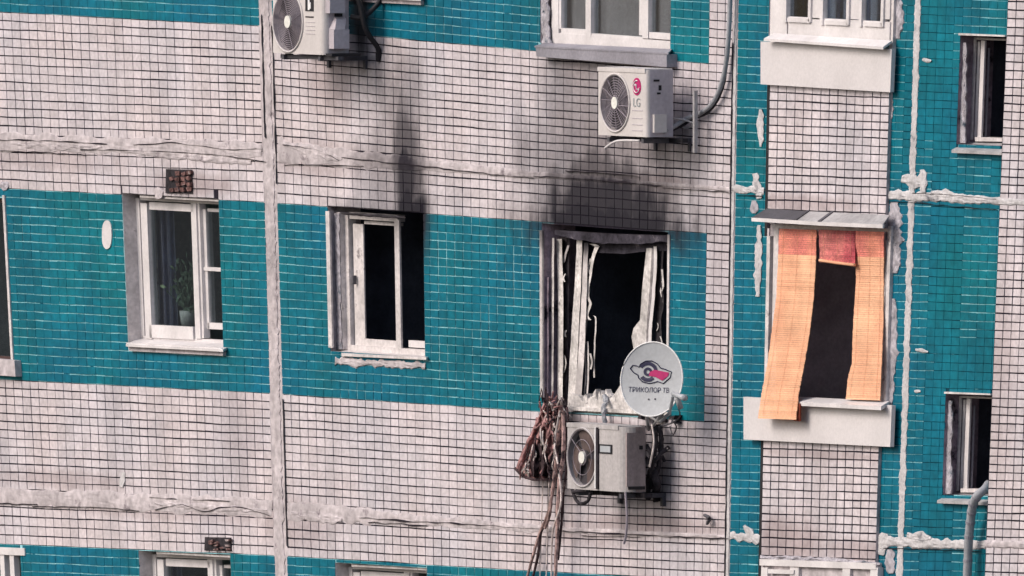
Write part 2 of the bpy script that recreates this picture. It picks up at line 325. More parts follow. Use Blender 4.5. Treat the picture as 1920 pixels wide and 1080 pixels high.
def tile_region(u0, u1, n, kind, d, vmin=-400, vmax=1500, extra=()):
    hs = [h[:4] for h in HOLES.values() if abs(h[4]-d) < .02]+list(extra)
    du = (u1-u0)/n
    for ri, (v0, v1) in enumerate(ROWS):
        vc = (v0+v1)/2
        if not (vmin < vc < vmax): continue
        for i in range(n):
            a, b = u0+du*i, u0+du*(i+1); uc = (a+b)/2
            k = kind((uc, vc)) if callable(kind) else kind
            if k is None: continue
            rs = subtract((a, v0, b, v1), hs)
            gk = k+'_grout'
            if k == 'teal' and uc > 1690 and noise.noise(Vector((uc*.012, vc*.006, 3)))+(.35 if 1745 < uc < 1805 else -.2) > 0: gk = 'teal_grout_dark'
            for q in rs:
                c = [P(*pix(*w), d-.005) for w in ((q[0], q[1]), (q[2], q[1]), (q[2], q[3]), (q[0], q[3]))]
                grout[gk].add(c, [[0, 1, 2, 3]])
            if not rs: continue
            q = max(rs, key=lambda r: (r[2]-r[0])*(r[3]-r[1]))
            if (q[2]-q[0]) < 3.5 or (q[3]-q[1]) < 3.5: continue
            wn = noise.noise(Vector((uc*.01, ri*3.7, d*9)))
            gy = 1.15+.8*wn if k == 'white' else .82+.75*noise.noise(Vector((uc*.035, ri*3.7, d*9)))
            gx = .55+.5*noise.noise(Vector((i*2.3+u0, vc*.008, 5))) if k == 'white' else .30+.55*max(-.3, noise.noise(Vector((i*2.3+u0, vc*.01, 5))))+(.30 if 800 < uc < 1010 or 600 < uc < 720 and vc > 680 else 0)
            if uc > 1400 and k == 'white': gy += .15; gx += .25
            if k == 'teal' and gk == 'teal_grout_dark': gy *= .7; gx = .3
            gy = max(.2, gy); gx = max(.12, gx)
            j = lambda s=.22: random.uniform(-s, s)
            c = []
            for (uu, vv, sx, sy) in ((q[0], q[1], 1, 1), (q[2], q[1], -1, 1), (q[2], q[3], -1, -1), (q[0], q[3], 1, -1)):
                x, y = pix(uu, vv); y += 1.3*noise.noise(Vector((uu*.016, vv*.11, 2)))+.5*noise.noise(Vector((uu*.07, vv*.3, 6))); c.append((x+sx*gx+j(), y+sy*gy+j()))
            TILES.append((k, c, d+random.uniform(-.0012, .0012), (q[2]-q[0])*(q[3]-q[1])))
def k_left(p): return 'teal' if is_band(p[1]) else 'white'
def k_mid(p): return 'teal' if is_band(p[1]) and p[0] < 1324 else 'white'
SEAMU = (500, 524)
tile_region(-250, 500.5, 48, k_left, 0)
tile_region(524, 1323.5, 51, k_mid, 0)
tile_region(1323.5, 1367, 3, 'white', 0)
tile_region(1376, 1446, 4, 'teal', 0)
tile_region(1640, 1699, 4, 'teal', 0)
tile_region(1709, 1912, 13, 'teal', 0)
tile_region(1436, 1657, 14, 'white', .03, 20, 420)
tile_region(1436, 1657, 14, 'white', .03, 700, 1046)
tile_region(1868, 2260, 25, 'white', .10)
for k, g2 in grout.items(): g2.build('grout_bed', k, B, kind='stuff')
def tile_mesh(mb, t):
    _, c, d, _a = t
    mb.prism([P(x, y, d) for x, y in c], (0, .008, 0), 0, random.random())
def inframe(c): return all(8 < x < 1912 and 8 < y < 1072 for x, y in c)
for k in ('white', 'teal'):
    ts = [t for t in TILES if t[0] == k]
    vis = sorted([t for t in ts if inframe(t[1])], key=lambda t: -t[3])[:300]
    ids = set(id(t) for t in vis)
    for t in vis:
        mb = MB(); tile_mesh(mb, t); mb.build(k+'_tile', k+'_tile', B, rnd=True)
    mb = MB()
    for t in ts:
        if id(t) not in ids: tile_mesh(mb, t)
    mb.build(k+'_tiles', k+'_tile', B, kind='stuff', rnd=True)
# backing of the raised panels and solid wall behind the tiles
mb = MB()
mb.slab([pix(1868, -336), pix(2260, -336), pix(2260, 1380), pix(1868, 1380)], .094, -.02)
mb.slab([pix(1436, 10), pix(1657, 10), pix(1657, 352), pix(1436, 352)], .024, -.004)
mb.slab([pix(1436, 700), pix(1657, 700), pix(1657, 1050), pix(1436, 1050)], .024, -.004)
mb.build('wall_panel', 'plaster', B)
for (a, b, t, m) in ((1436, 1442, 352, 700), (1655, 1660, 352, 700), (1436, 1444, -336, 10), (1654, 1660, -336, 10)):
    mb = MB(); mb.slab([pix(a, t), pix(b, t), pix(b, m), pix(a, m)], .03, -.10); mb.build('loggia_post', 'pvc_dirty', B)
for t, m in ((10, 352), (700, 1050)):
    mb = MB(); mb.slab([pix(1431.5, t), pix(1436.5, t), pix(1436.5, m), pix(1431.5, m)], .006, -.004); mb.build('shadow_strip', 'black', B)  # black strip paints the shadow line along the panel's left edge

# plaster smears, seams and joints
def smear(name, pts, hw, material, d=0.006, height=.012, rag=.35, step=6, rows=7, seed=0, fr=.05, parent=B, label=None):
    path = []
    for i in range(len(pts)-1):
        (a, b), (c, e) = pts[i], pts[i+1]; L = math.hypot(c-a, e-b); n = max(1, int(L/step))
        path += [(a+(c-a)*k/n, b+(e-b)*k/n) for k in range(n)]
    path.append(pts[-1])
    mb = MB(); vs = []
    for i, (x, y) in enumerate(path):
        q0, q1 = path[max(0, i-1)], path[min(len(path)-1, i+1)]
        tx, ty = q1[0]-q0[0], q1[1]-q0[1]; l = math.hypot(tx, ty) or 1; nx, ny = -ty/l, tx/l
        h = hw((x, y), i/(len(path)-1)) if callable(hw) else hw
        w0 = h*(1+rag*noise.noise(Vector((x*fr*2, y*fr*2, seed)))*1.6); w1 = h*(1+rag*noise.noise(Vector((x*fr*2, y*fr*2, seed+9)))*1.6)
        for k in range(rows):
            t = k/(rows-1)*2-1; s = t*(w1 if t > 0 else w0)
            e = 1-abs(t)**3
            height_ = height*.38
            z = d-.006+e*(.006+height_*(.5+.9*noise.noise(Vector((x*.09, y*.09+s*.25, seed+3)))+.35*noise.noise(Vector((x*.3, s*.5, seed)))))
            if k in (0, rows-1): z = d-.012
            vs.append(P(x+nx*s, y+ny*s, z))
    fs = [[i*rows+k, i*rows+k+1, (i+1)*rows+k+1, (i+1)*rows+k] for i in range(len(path)-1) for k in range(rows-1)]
    mb.add(vs, fs); return mb.build(name, material, parent, smooth=False, label=label)
def upath(u, v0, v1, n=30): return [pix(u, v0+(v1-v0)*i/n) for i in range(n+1)]
def vpath(v, u0, u1, n=20): return [pix(u0+(u1-u0)*i/n, v) for i in range(n+1)]
for u0, u1 in ((499, 525.5), (1366, 1377.5), (1698, 1710.5)):
    bk = MB(); vv = [-336+i*57.2 for i in range(31)]
    for a, b in zip(vv[:-1], vv[1:]):
        bk.slab([pix(u0, a), pix(u1, a), pix(u1, b), pix(u0, b)], -.002, -.02)
    bk.build('seam_backing', 'plaster', B)
smear('vertical_seam', upath(513, -330, 1370), lambda p, t: 8, 'plaster', .004, .012, .4, 4, 7, 1)
smear('vertical_seam', upath(1371.5, -330, 1370), lambda p, t: 4.6, 'sealant', .004, .010, .25, 5, 5, 2)
smear('vertical_seam', upath(1704, -330, 1370), lambda p, t: 7.5, 'sealant', .004, .012, .35, 5, 7, 3)
smear('horizontal_joint', vpath(266, -240, 498), lambda p, t: 18, 'plaster', .004, .012, .35, 6, 11, 4, .02)
smear('horizontal_joint', vpath(268, 527, 1366), lambda p, t: 21*(1-t)**2.2+4.5, 'plaster', .004, .010, .35, 6, 9, 5, .03)
smear('horizontal_joint', vpath(930, -240, 498), lambda p, t: 19, 'plaster', .004, .009, .3, 6, 11, 6, .02)
smear('horizontal_joint', vpath(933, 527, 1366), lambda p, t: 17*(1-t)**1.8+4.5, 'plaster', .004, .010, .35, 6, 9, 7, .03)
smear('horizontal_joint', [(1372, 354), (1432, 358)], 8, 'sealant', .006, .02, .5, 4, 7, 8)
smear('horizontal_joint', [(1368, 1005), (1424, 1010)], 10, 'sealant', .006, .02, .5, 4, 7, 9)
smear('horizontal_joint', [(1660, 366), (1760, 370), (1930, 380)], lambda p, t: 11-4*t, 'sealant', .008, .02, .35, 4, 7, 10)
smear('horizontal_joint', [(1640, 1014), (1760, 1020), (1930, 1023)], lambda p, t: 12-4*t, 'sealant', .008, .02, .35, 4, 7, 11)
smear('horizontal_joint', [(1872, 377.5), (2100, 388)], 6.5, 'sealant', .108, .01, .3, 4, 7, 12)
smear('horizontal_joint', [(1846, 1020), (2100, 1028)], 7.5, 'plaster', .108, .01, .3, 4, 7, 13)
# dark cracks along the joints
def crack(pts, wd, d, seed):
    sp = spline([Vector((x, y, 0)) for x, y in pts], 10); mb = MB(); vs = []
    for i, q in enumerate(sp):
        o = 2.0*noise.noise(Vector((q.x*.05, seed, 0)))+.8*noise.noise(Vector((q.x*.3, seed, 1))); ww = wd*max(.05, .6+1.5*noise.noise(Vector((q.x*.035, seed, 4))))
        z = d+.0005*math.sin(i)
        vs += [P(q.x, q.y+o-ww/2, z), P(q.x, q.y+o+ww/2, z), P(q.x, q.y+o+ww/2, z-.02), P(q.x, q.y+o-ww/2, z-.02)]
    mb.add(vs, [[4*i+k, 4*i+(k+1) % 4, 4*i+4+(k+1) % 4, 4*i+4+k] for i in range(len(sp)-1) for k in range(4)]); mb.build('crack', 'crack', B)
M['crack'] = mat('crack_shade', (.03, .025, .032), .95, .05)
for i, (pts, wd) in enumerate((([(-20, 262), (60, 263), (130, 266), (200, 270)], 2.2), ([(150, 280), (280, 283), (400, 290), (498, 303)], 1.4), ([(0, 283), (90, 286), (160, 290)], 1.5),
     ([(250, 272), (330, 268), (420, 280), (480, 278)], 1.3), ([(530, 272), (560, 276), (600, 284), (635, 300)], 1.4), ([(532, 308), (600, 309), (680, 311)], 1.4), ([(640, 296), (760, 308), (880, 322), (1000, 334)], 1.6),
     ([(1000, 330), (1100, 336), (1180, 343), (1240, 348)], 2.4), ([(1060, 320), (1140, 325), (1200, 332)], 1.5), ([(1240, 352), (1366, 360)], 1.6),
     ([(-20, 944), (40, 945), (70, 946)], 2), ([(60, 950), (180, 951), (260, 958)], 1.3), ([(280, 932), (330, 936)], 2), ([(290, 955), (340, 946), (380, 958), (440, 950), (505, 966)], 1.6), ([(360, 936), (430, 940)], 1.5),
     ([(672, 970), (730, 975), (800, 979), (900, 984), (1010, 992)], 3.0), ([(690, 979), (740, 982), (800, 985)], 2), ([(1055, 996), (1150, 1000), (1260, 1006), (1366, 1010)], 2.0), ([(1090, 1004), (1200, 1007)], 1.2),
     ([(1665, 378), (1720, 380), (1800, 388), (1868, 392)], 1.5), ([(1710, 362), (1790, 366), (1868, 374)], 1.5), ([(1650, 1028), (1760, 1030), (1840, 1034)], 1.5), ([(1380, 366), (1430, 368)], 1.5))):
    crack(pts, wd, .013, i*3.1)
for i, pts in enumerate(([pix(523, v) for v in range(20, 340, 20)], [pix(524, v) for v in range(720, 1010, 20)], [pix(504, v) for v in range(0, 250, 20)], [pix(1366, v) for v in range(-20, 1100, 30)])):
    mb = MB(); vs = []
    sp = spline([Vector((x, y, 0)) for x, y in pts], 6)
    for q in sp:
        o = noise.noise(Vector((q.y*.03, i, 0))); ww = 1.3*max(.02, .5+1.5*noise.noise(Vector((q.y*.025, i, 4))))
        vs += [P(q.x+o-ww/2, q.y, .014), P(q.x+o+ww/2, q.y, .014), P(q.x+o+ww/2, q.y, .0), P(q.x+o-ww/2, q.y, .0)]
    mb.add(vs, [[4*a+k, 4*a+(k+1) % 4, 4*a+4+(k+1) % 4, 4*a+4+k] for a in range(len(sp)-1) for k in range(4)]); mb.build('crack', 'crack', B)
# loose plaster patches
for i, (x0, y0, x1, y1, hw, m, ht) in enumerate((
    (1678, 378, 1676, 512, 17, 'old_plaster', .02), (1684, 0, 1680, 72, 15, 'old_plaster', .02), (1424, 422, 1420, 556, 8, 'sealant', .02),
    (1427, 205, 1426, 275, 7, 'sealant', .018), (1415, 325, 1424, 372, 10, 'sealant', .022), (1415, 376, 1414, 400, 9, 'old_plaster', .02),
    (1690, 335, 1735, 345, 13, 'sealant', .03), (1728, 318, 1731, 360, 9, 'sealant', .03), (1745, 362, 1790, 366, 9, 'sealant', .025),
    (1700, 1005, 1745, 1012, 13, 'sealant', .03), (1660, 1000, 1650, 1040, 14, 'sealant', .025), (1668, 1030, 1672, 1075, 12, 'old_plaster', .02), (1395, 985, 1420, 1020, 7, 'sealant', .02),
    (1425, 1045, 1650, 1058, 7, 'old_plaster', .06), (1716, 655, 1740, 660, 4, 'sealant', .012), (1714, 733, 1726, 734, 4, 'sealant', .012),
    (1729, 112, 1746, 114, 5, 'sealant', .012), (1668, 150, 1666, 240, 9, 'old_plaster', .012), (1676, 560, 1668, 760, 11, 'old_plaster', .006),
    (232, 885, 228, 914, 6, 'sealant', .012), (530, 268, 640, 300, 12, 'plaster', .02), (20, 268, 190, 276, 10, 'plaster', .02),
    (240, 283, 470, 305, 9, 'plaster', .018), (290, 944, 500, 958, 8, 'plaster', .022), (545, 962, 640, 975, 12, 'plaster', .016),
    (0, 345, 14, 352, 10, 'old_plaster', .02), (292, 352, 300, 372, 10, 'plaster', .02), (640, 400, 760, 408, 3, 'char', .01))):
    smear('plaster_patch', [(x0, y0), (x1, y1)], lambda p, t, hw=hw: hw*(.35+.65*math.sin(math.pi*min(.97, max(.03, t)))**.6), m, .006 if not (1425 <= x0 < 1430 and x1 > 1600) else .035, ht, .42, 3, 9, 20+i, .045)
# white oval patch on the teal wall
mb = MB(); c = [(200+9*math.cos(a), 440+27*math.copysign(abs(math.sin(a))**.7, math.sin(a))) for a in [2*math.pi*k/24 for k in range(24)]]
mb.slab(c, .009, -.002); mb.build('oval_cover', 'pvc', B, label='white oval cover on the teal tiles left of the window')
# broken-out squares above the windows
def broken(x0, y0, x1, y1, sd):
    rnd = random.Random(sd); fr = MB()
    fr.slab([(x0-4, y0-2), (x1+2, y0-1), (x1+3, y1+3), (x0-5, y1+2)], .010, .001, 0)
    q = fr.build('vent_recess', 'char', B)
    mb = MB()
    nx, ny = 4, 4
    for i in range(nx):
        for j in range(ny):
            if rnd.random() < .3: continue
            w, h = (x1-x0)/nx, (y1-y0)/ny; a, b = x0+i*w+rnd.uniform(0, 3), y0+j*h+rnd.uniform(0, 3)
            mb.slab([(a, b+rnd.uniform(0, 3)), (a+w*rnd.uniform(.5, .9), b), (a+w*.8, b+h*rnd.uniform(.6, .9)), (a+rnd.uniform(0, 3), b+h*.8)], .022+rnd.uniform(0, .02), .008)
    mb.build('brick_rubble', 'brick', q)
broken(315, 319, 357, 360, 3); broken(388, 1009, 430, 1030, 5)

# ------------------------------------------------------------------ windows (parts of the building)
def pane(x0, y0, x1, y1, d, parent, name='pane'):
    mb = MB(); mb.bar(x0, y0, x1, y1, d, d-.012); return mb.build(name, 'glass', parent)
def bars(name, lst, material, parent):
    mb = MB()
    for b in lst: mb.bar(*b)
    return mb.build(name, material, parent)
def curtain(x0, y0, x1, y1, d, mt, parent, wave=14, amp=.02):
    c = R(x0, y0, x1, y1); mb = MB(); n = 40; vs = []
    for i in range(n+1):
        t = i/n; top = (c[0][0]+(c[1][0]-c[0][0])*t, c[0][1]+(c[1][1]-c[0][1])*t); bo = (c[3][0]+(c[2][0]-c[3][0])*t, c[3][1]+(c[2][1]-c[3][1])*t)
        z = d+amp*math.sin(t*wave*2*math.pi)
        vs += [P(*top, z), P(*bo, z)]
    mb.add(vs, [[2*i, 2*i+2, 2*i+3, 2*i+1] for i in range(n)]); return mb.build('curtain', mt, parent, smooth=True)
def std_window(x, y, hh=1.0, label=None, deep=.12):
    """two-light PVC window; x, y = photo pixel of the opening's top left, as the window above the sill at (235, 368)"""
    X = lambda a: a-235+x
    Y = lambda b: (b-368)*hh+y
    f, d = -deep, -deep-.06
    w = bars('window', [(X(257), Y(371), X(266), Y(640), f, d), (X(262), Y(371), X(440), Y(380), f, d), (X(262), Y(634), X(440), Y(644), f, d),
                        (X(371), Y(381), X(378), Y(634), f-.002, d)], 'pvc', B)
    if label: w['label'] = label
    bars('sash', [(X(268), Y(381), X(280), Y(635), f+.012, d+.005), (X(362), Y(381), X(371.5), Y(635), f+.012, d+.005),
                  (X(280), Y(381), X(362), Y(395), f+.012, d+.005), (X(280), Y(611), X(362), Y(635), f+.012, d+.005)], 'pvc', w)
    bars('sash', [(X(380), Y(392), X(389), Y(616), f-.03, d-.03), (X(389), Y(392), X(440), Y(398), f-.03, d-.03), (X(389), Y(606), X(440), Y(618), f-.03, d-.03),
                  (X(380), Y(502), X(440), Y(509), f-.02, d-.03)], 'pvc', w)
    pane(X(278), Y(393), X(364), Y(613), f-.02, w); pane(X(387), Y(396), X(440), Y(609), f-.045, w)
    mb = MB()
    mb.slab([(X(236), Y(642)), (X(414), Y(652)), (X(417), Y(656)), (X(238), Y(646))], .05, .03)
    c = [P(X(262), Y(634), f-.01), P(X(442), Y(644), f-.01), P(X(418), Y(655), .06), P(X(236), Y(645), .06)]
    mb.prism(c, (0, 0, -.02)); mb.build('sill', 'pvc', w)
    mb = MB(); mb.slab([(X(240), Y(650)), (X(418), Y(659)), (X(418), Y(667)), (X(242), Y(658))], .03, .001); mb.build('sill_mortar', 'plaster', w)
    mb = MB(); mb.slab([(X(262), Y(366)), (X(412), Y(374)), (X(412), Y(378)), (X(262), Y(370))], -.02, -.2); mb.build('lintel_strip', 'pvc_dirty', w)
    return w
w1 = std_window(235, 368, 1, 'clean white window left of the vertical wall seam, two panes, plants inside')
curtain(262, 385, 330, 620, -.33, 'tulle', w1, 5, .03)
w7 = std_window(266, 1036, 1, 'white window under the broken brick patch, cut by the lower edge'); curtain(290, 1050, 345, 1290, -.33, 'tulle', w7, 5)
w8 = std_window(632, 1060, 1, 'white window top at the lower edge, right of the seam'); curtain(660, 1075, 710, 1300, -.33, 'tulle', w8, 5)
w0 = std_window(606, -290, 1.0)
# white oval plant pot and plant behind the first window
pl = empty('houseplant', P(352, 611, -.26)); tag(pl, 'green houseplant in a pale pot behind the glass of the clean left window', 'plant')
mb = MB(); base = pl.location
mb.tube([(0, 0, 0), (0, 0, .06), (0, 0, .12)], [.05, .06, .07], 14); mb.build('pot', 'pot', pl, smooth=True)
mb = MB(); rr = random.Random(4)
st = MB()
for k in range(46):
    a = rr.uniform(0, 6.28); L = rr.uniform(.12, .46); e = rr.uniform(.35, 1.3)
    tip = Vector((math.cos(a)*math.cos(e)*L*.8, math.sin(a)*math.cos(e)*L*.35, .1+math.sin(e)*L))
    st.tube([(0, 0, .1), tip*.5+Vector((0, 0, .06)), tip], .004, 4)
    for q in range(3):
        p = tip*(1-q*.22)+Vector((0, 0, .03)); dx = Vector((rr.uniform(-1, 1), rr.uniform(-.3, .3), rr.uniform(-.6, .8))).normalized()*rr.uniform(.05, .10); n = dx.cross(Vector((0, 1, .3))).normalized()*.018
        mb.add([p, p+dx*.5+n, p+dx, p+dx*.5-n], [[0, 1, 2, 3]])
mb.build('leaves', 'leaf', pl, kind='stuff'); st.build('stem', 'leaf', pl)

# W2: open, burnt-out room
w = bars('window', [(642, 400, 655, 665, -.10, -.17), (655, 400, 745, 413, -.10, -.17), (655, 652, 820, 668, -.10, -.17), (741, 412, 750, 655, -.098, -.115)], 'pvc_dirty', B)
w['label'] = 'white window with its sash open on a black room, soot streak above'
bars('sash', [(664, 420, 683, 652, -.13, -.142), (683, 637, 746, 651, -.13, -.145), (683, 416, 746, 422, -.13, -.18)], 'pvc_dirty', w)
bars('sash', [(658, 420, 661, 648, -.17, -.2)], 'pvc_dirty', w)
bars('sash_rail', [(766, 640, 830, 653, -.15, -.19)], 'pvc', w)
mb = MB(); mb.box((0, 0, 0), (.02, .03, .07)); h = mb.build('handle', 'dark_metal', w); h.location = P(660, 533, -.09)
bars('edge_trim', [(613, 396, 620, 652, .012, -.004)], 'pvc_dirty', w)
bars('jamb_lining', [(634, 398, 640, 655, -.06, -.10)], 'pvc_dirty', w)
mb = MB(); mb.prism([P(640, 655, -.11), P(818, 667, -.11), P(799, 670, .03), P(640, 663, .03)], (0, 0, -.02)); mb.build('sill', 'pvc_dirty', w)
smear('sill_mortar', [(628, 678), (700, 681), (797, 686)], 8, 'plaster', .008, .02, .6, 4, 7, 71, .06)
smear('jamb_mortar', [(631, 400), (636, 655)], 6, 'old_plaster', -.05, .02, .35, 4, 9, 72, .03)

# W3: the burnt-out window
w = MB()
w.slab([(1066, 738), (1085, 742), (1092, 752), (1110, 744), (1122, 750), (1130, 738), (1137, 752), (1150, 742), (1163, 722), (1185, 705), (1210, 700), (1285, 712), (1285, 783), (1066, 772)], -.02, -.07)
w3 = w.build('window', 'pvc_burnt', B, label='burnt-out window with melted white frame strips under the widest soot stain')
def strip(pts, wd, df, th, mt, parent, name='frame_strip', seed=1):
    """a leaning, heat-bent stile: centre line in photo pixels"""
    mb = MB(); vs = []
    pp = [Vector((x, y, 0)) for x, y in pts]; sp = spline(pp, 6)
    for i, q in enumerate(sp):
        t = i/(len(sp)-1); ww = wd(t) if callable(wd) else wd
        j = noise.noise(Vector((q.x*.05, q.y*.04, seed)))*1.1
        vs += [P(q.x-ww/2+j, q.y, df), P(q.x+ww/2+j, q.y, df), P(q.x+ww/2+j, q.y, df-th), P(q.x-ww/2+j, q.y, df-th)]
    n = len(sp)
    mb.add(vs, [[4*i+k, 4*i+(k+1) % 4, 4*i+4+(k+1) % 4, 4*i+4+k] for i in range(n-1) for k in range(4)]+[[0, 1, 2, 3], [4*n-4, 4*n-3, 4*n-2, 4*n-1]])
    return mb.build(name, mt, parent)
strip([(1049, 448), (1051, 600), (1050, 748)], 10, -.10, .04, 'pvc_burnt', w3, seed=1)
strip([(1037, 446), (1036, 600), (1035, 745)], 4, -.06, .02, 'pvc_burnt', w3, seed=2)
strip([(1027, 520), (1027, 640), (1026, 745)], 3, -.03, .02, 'jamb_burnt', w3, seed=3)
strip([(1087, 448), (1083, 540), (1077, 640), (1071, 772)], lambda t: 10+6*t, -.09, .05, 'pvc_burnt', w3, seed=4)
strip([(1099, 455), (1095, 560), (1090, 660), (1082, 765)], lambda t: 8+5*t, -.085, .05, 'pvc_dirty', w3, seed=5)
strip([(1100, 457), (1112, 458), (1120, 462)], 10, -.10, .02, 'pvc_burnt', w3, seed=6)
strip([(1119, 463), (1113, 480), (1108, 505), (1105, 530)], lambda t: 8-5*t, -.10, .01, 'pvc_burnt', w3, 'torn_strip', seed=7)
strip([(1104, 530), (1102, 555), (1107, 570), (1100, 590), (1106, 600)], lambda t: 5, -.10, .01, 'pvc_burnt', w3, 'torn_strip', seed=8)
strip([(1101, 590), (1097, 640), (1098, 700), (1095, 748)], lambda t: 3, -.12, .01, 'pvc_burnt', w3, 'torn_strip', seed=9)
strip([(1112, 592), (1117, 600), (1115, 650), (1114, 708)], lambda t: 2.6, -.12, .01, 'pvc_burnt', w3, 'torn_strip', seed=10)
strip([(1102, 640), (1103, 690), (1101, 745)], lambda t: 3, -.11, .01, 'pvc_dirty', w3, 'torn_strip', seed=11)
w = MB(); w.slab([(1212, 465), (1222, 465), (1218, 540), (1213, 600), (1208, 720), (1165, 735), (1172, 700), (1188, 655), (1184, 632), (1188, 615), (1200, 600), (1204, 540)], -.10, -.14); w.build('frame_strip', 'pvc_burnt', w3)
strip([(1229, 462), (1226, 540), (1219, 620), (1216, 720)], 6, -.10, .04, 'pvc', w3, seed=13)
strip([(1243, 470), (1240, 520), (1243, 570), (1238, 600), (1241, 650)], lambda t: 3, -.12, .01, 'char', w3, 'torn_strip', seed=14)
# dark melted blinds between the stiles, sagging header
strip([(1060, 445), (1060, 560), (1058, 700), (1058, 760)], lambda t: 15-6*t, -.14, .01, 'char', w3, 'charred_lining', seed=15)
strip([(1066, 460), (1060, 478), (1057, 492)], 4, -.12, .01, 'pvc_dirty', w3, 'torn_strip', seed=16)
strip([(1235, 462), (1236, 560), (1234, 660)], lambda t: 12, -.14, .01, 'char', w3, 'charred_lining', seed=17)
w = MB(); n = 24; top = []; bot = []
for i in range(n+1):
    t = i/n; x = 1040+218*t
    top.append((x, 431+10*t+2*math.sin(t*3.1))); bot.append((x, 441+12*t+7*math.sin(math.pi*min(1, t*1.05))*1.5+random.uniform(-1.5, 1.5)))
w.slab(top+bot[::-1], -.04, -.13); w.build('header', 'header', w3, label='sagging scorched window header')
w = MB(); w.slab([(1104, 446), (1258, 454), (1258, 470), (1205, 472), (1170, 476), (1120, 474)], -.12, -.13); w.build('header_lining', 'header', w3)
bars('edge_trim', [(1012, 432, 1017, 745, .012, -.003)], 'pvc_dirty', w3)
bars('edge_trim', [(1250, 440, 1254, 740, .010, -.003)], 'pvc_dirty', w3)
w = MB(); w.slab([(1063, 762), (1252, 773), (1252, 779), (1063, 769)], .03, -.08); w.build('sill', 'pvc_burnt', w3)
rr = random.Random(5)
for k in range(11):
    x, y = (rr.uniform(1231, 1246), rr.uniform(470, 640)) if k % 2 else (rr.uniform(1056, 1066) if k % 4 else rr.uniform(1100, 1110), rr.uniform(470, 730))
    L = rr.uniform(12, 34); strip([(x, y), (x+rr.uniform(-4, 4), y+L*.5), (x+rr.uniform(-3, 3), y+L)], rr.uniform(1.5, 3.5), -.10-rr.random()*.03, .008, 'pvc_burnt', w3, 'torn_strip', seed=30+k)
# jagged melted bits along the ledge
w = MB(); rr = random.Random(12)
for i in range(26):
    x = 1084+rr.random()*85; y = 748+rr.uniform(-6, 3); h = rr.uniform(6, 20)*(1 if x < 1140 else .7); b = rr.uniform(2, 5)
    w.slab([(x-b, y+6), (x-b*.4+rr.uniform(-2, 2), y-h*.5), (x+rr.uniform(-3, 3), y-h), (x+b*.6, y-h*.3), (x+b, y+6)], -.015-rr.random()*.04, -.08)
w.build('melted_edge', 'pvc_burnt', w3, kind='stuff')
w = MB(); w.tube(spline([P(1134, 742, -.01), P(1136, 755, .02), P(1132, 765, .05), P(1134, 795, .06)], 5), [.02]*16, 6, wob=.3); w.build('melted_drip', 'hose', w3)

# W4, W5: right-hand openings
def side_window(dx, dy, name_label, sill_drop=0, hh=1.0):
    X = lambda a: a+dx
    Y = lambda b: (b-68)*hh+68+dy
    w = bars('window', [(X(1818), Y(72), X(1825), Y(262), -.12, -.135), (X(1825), Y(72), X(1920), Y(76), -.12, -.13)], 'pvc_dirty', B); w['label'] = name_label
    bars('sash', [(X(1830), Y(78), X(1834), Y(262), -.14, -.15), (X(1836), Y(76), X(1843), Y(262), -.12, -.135)], 'pvc', w)
    bars('sash', [(X(1849), Y(90), X(1851), Y(262), -.16, -.17)], 'grey_metal', w)
    smear('jamb_mortar', [(X(1806), Y(80)), (X(1804), Y(268))], 8, 'old_plaster', -.03, .03, .35, 4, 9, 80+dx, .03, w)
    mb = MB(); mb.slab([(X(1797), Y(62)), (X(1884), Y(66)), (X(1884), Y(69)), (X(1797), Y(66))], .02, -.003); mb.build('lintel_strip', 'pvc_dirty', w)
    mb = MB(); mb.prism([P(X(1812), Y(266), -.12), P(X(1912), Y(268), -.12), P(X(1892), Y(286), .05), P(X(1784), Y(281), .05)], (0, 0, -.022)); mb.build('sill', 'light_metal', w)
    mb = MB(); mb.slab([(X(1828), Y(257)), (X(1915), Y(260)), (X(1915), Y(266)), (X(1828), Y(265))], -.09, -.2); mb.build('sill_rail', 'pvc_dirty', w)
    return w
side_window(0, 0, 'dark open window in the upper part of the right teal wall')
side_window(-27, 672, 'dark open window in the lower part of the right teal wall', hh=.93)

# W6: upper middle window
w6 = bars('window', [(1034, -220, 1047, 92, -.03, -.10), (1047, 70, 1275, 92, -.03, -.10), (1098, -220, 1108, 70, -.028, -.10), (1205, -220, 1216, 72, -.028, -.10)], 'pvc', B)
w6['label'] = 'white three-light window with grey blinds at the top edge above the air conditioner'
bars('sash', [(1048, -210, 1052, 54, -.035, -.09), (1052, 54, 1098, 70, -.035, -.09), (1109, 66, 1205, 71, -.035, -.09), (1217, 62, 1275, 74, -.035, -.09), (1199, -200, 1205, 66, -.035, -.09)], 'pvc', w6)
pane(1050, -210, 1100, 56, -.06, w6); pane(1108, -210, 1206, 70, -.06, w6); pane(1216, -210, 1278, 70, -.06, w6)
curtain(1045, -200, 1300, 90, -.12, 'curtain', w6, 16, .012)
mb = MB(); a = [P(1022, 80, .0), P(1260, 92, .0), P(1253, 99, .10), P(1002, 86, .10)]; mb.prism(a, (0, 0, -.012))
mb.slab([(1004, 88), (1250, 102), (1250, 126), (1006, 106)], .095, .0); mb.build('sill', 'grey_metal', w6)
smear('jamb_mortar', [(1022, -30), (1022, 30), (1025, 84)], 9, 'old_plaster', -.005, .03, .4, 4, 9, 91, .04, w6)
w9 = bars('window', [(-40, 372, -30, 680, -.08, -.14), (-40, 372, 40, 380, -.08, -.14), (-40, 668, 60, 682, -.08, -.14)], 'brown', B); w9['label'] = 'sliver of a dark window at the left edge'
pane(-32, 378, 50, 670, -.1, w9)
bars('edge_trim', [(12, 366, 16, 676, .012, -.003)], 'pvc_dirty', w9)
mb = MB(); mb.slab([(-60, 668), (27, 676), (29, 706), (-60, 700)], .06, .0); mb.build('sill', 'plaster', w9)
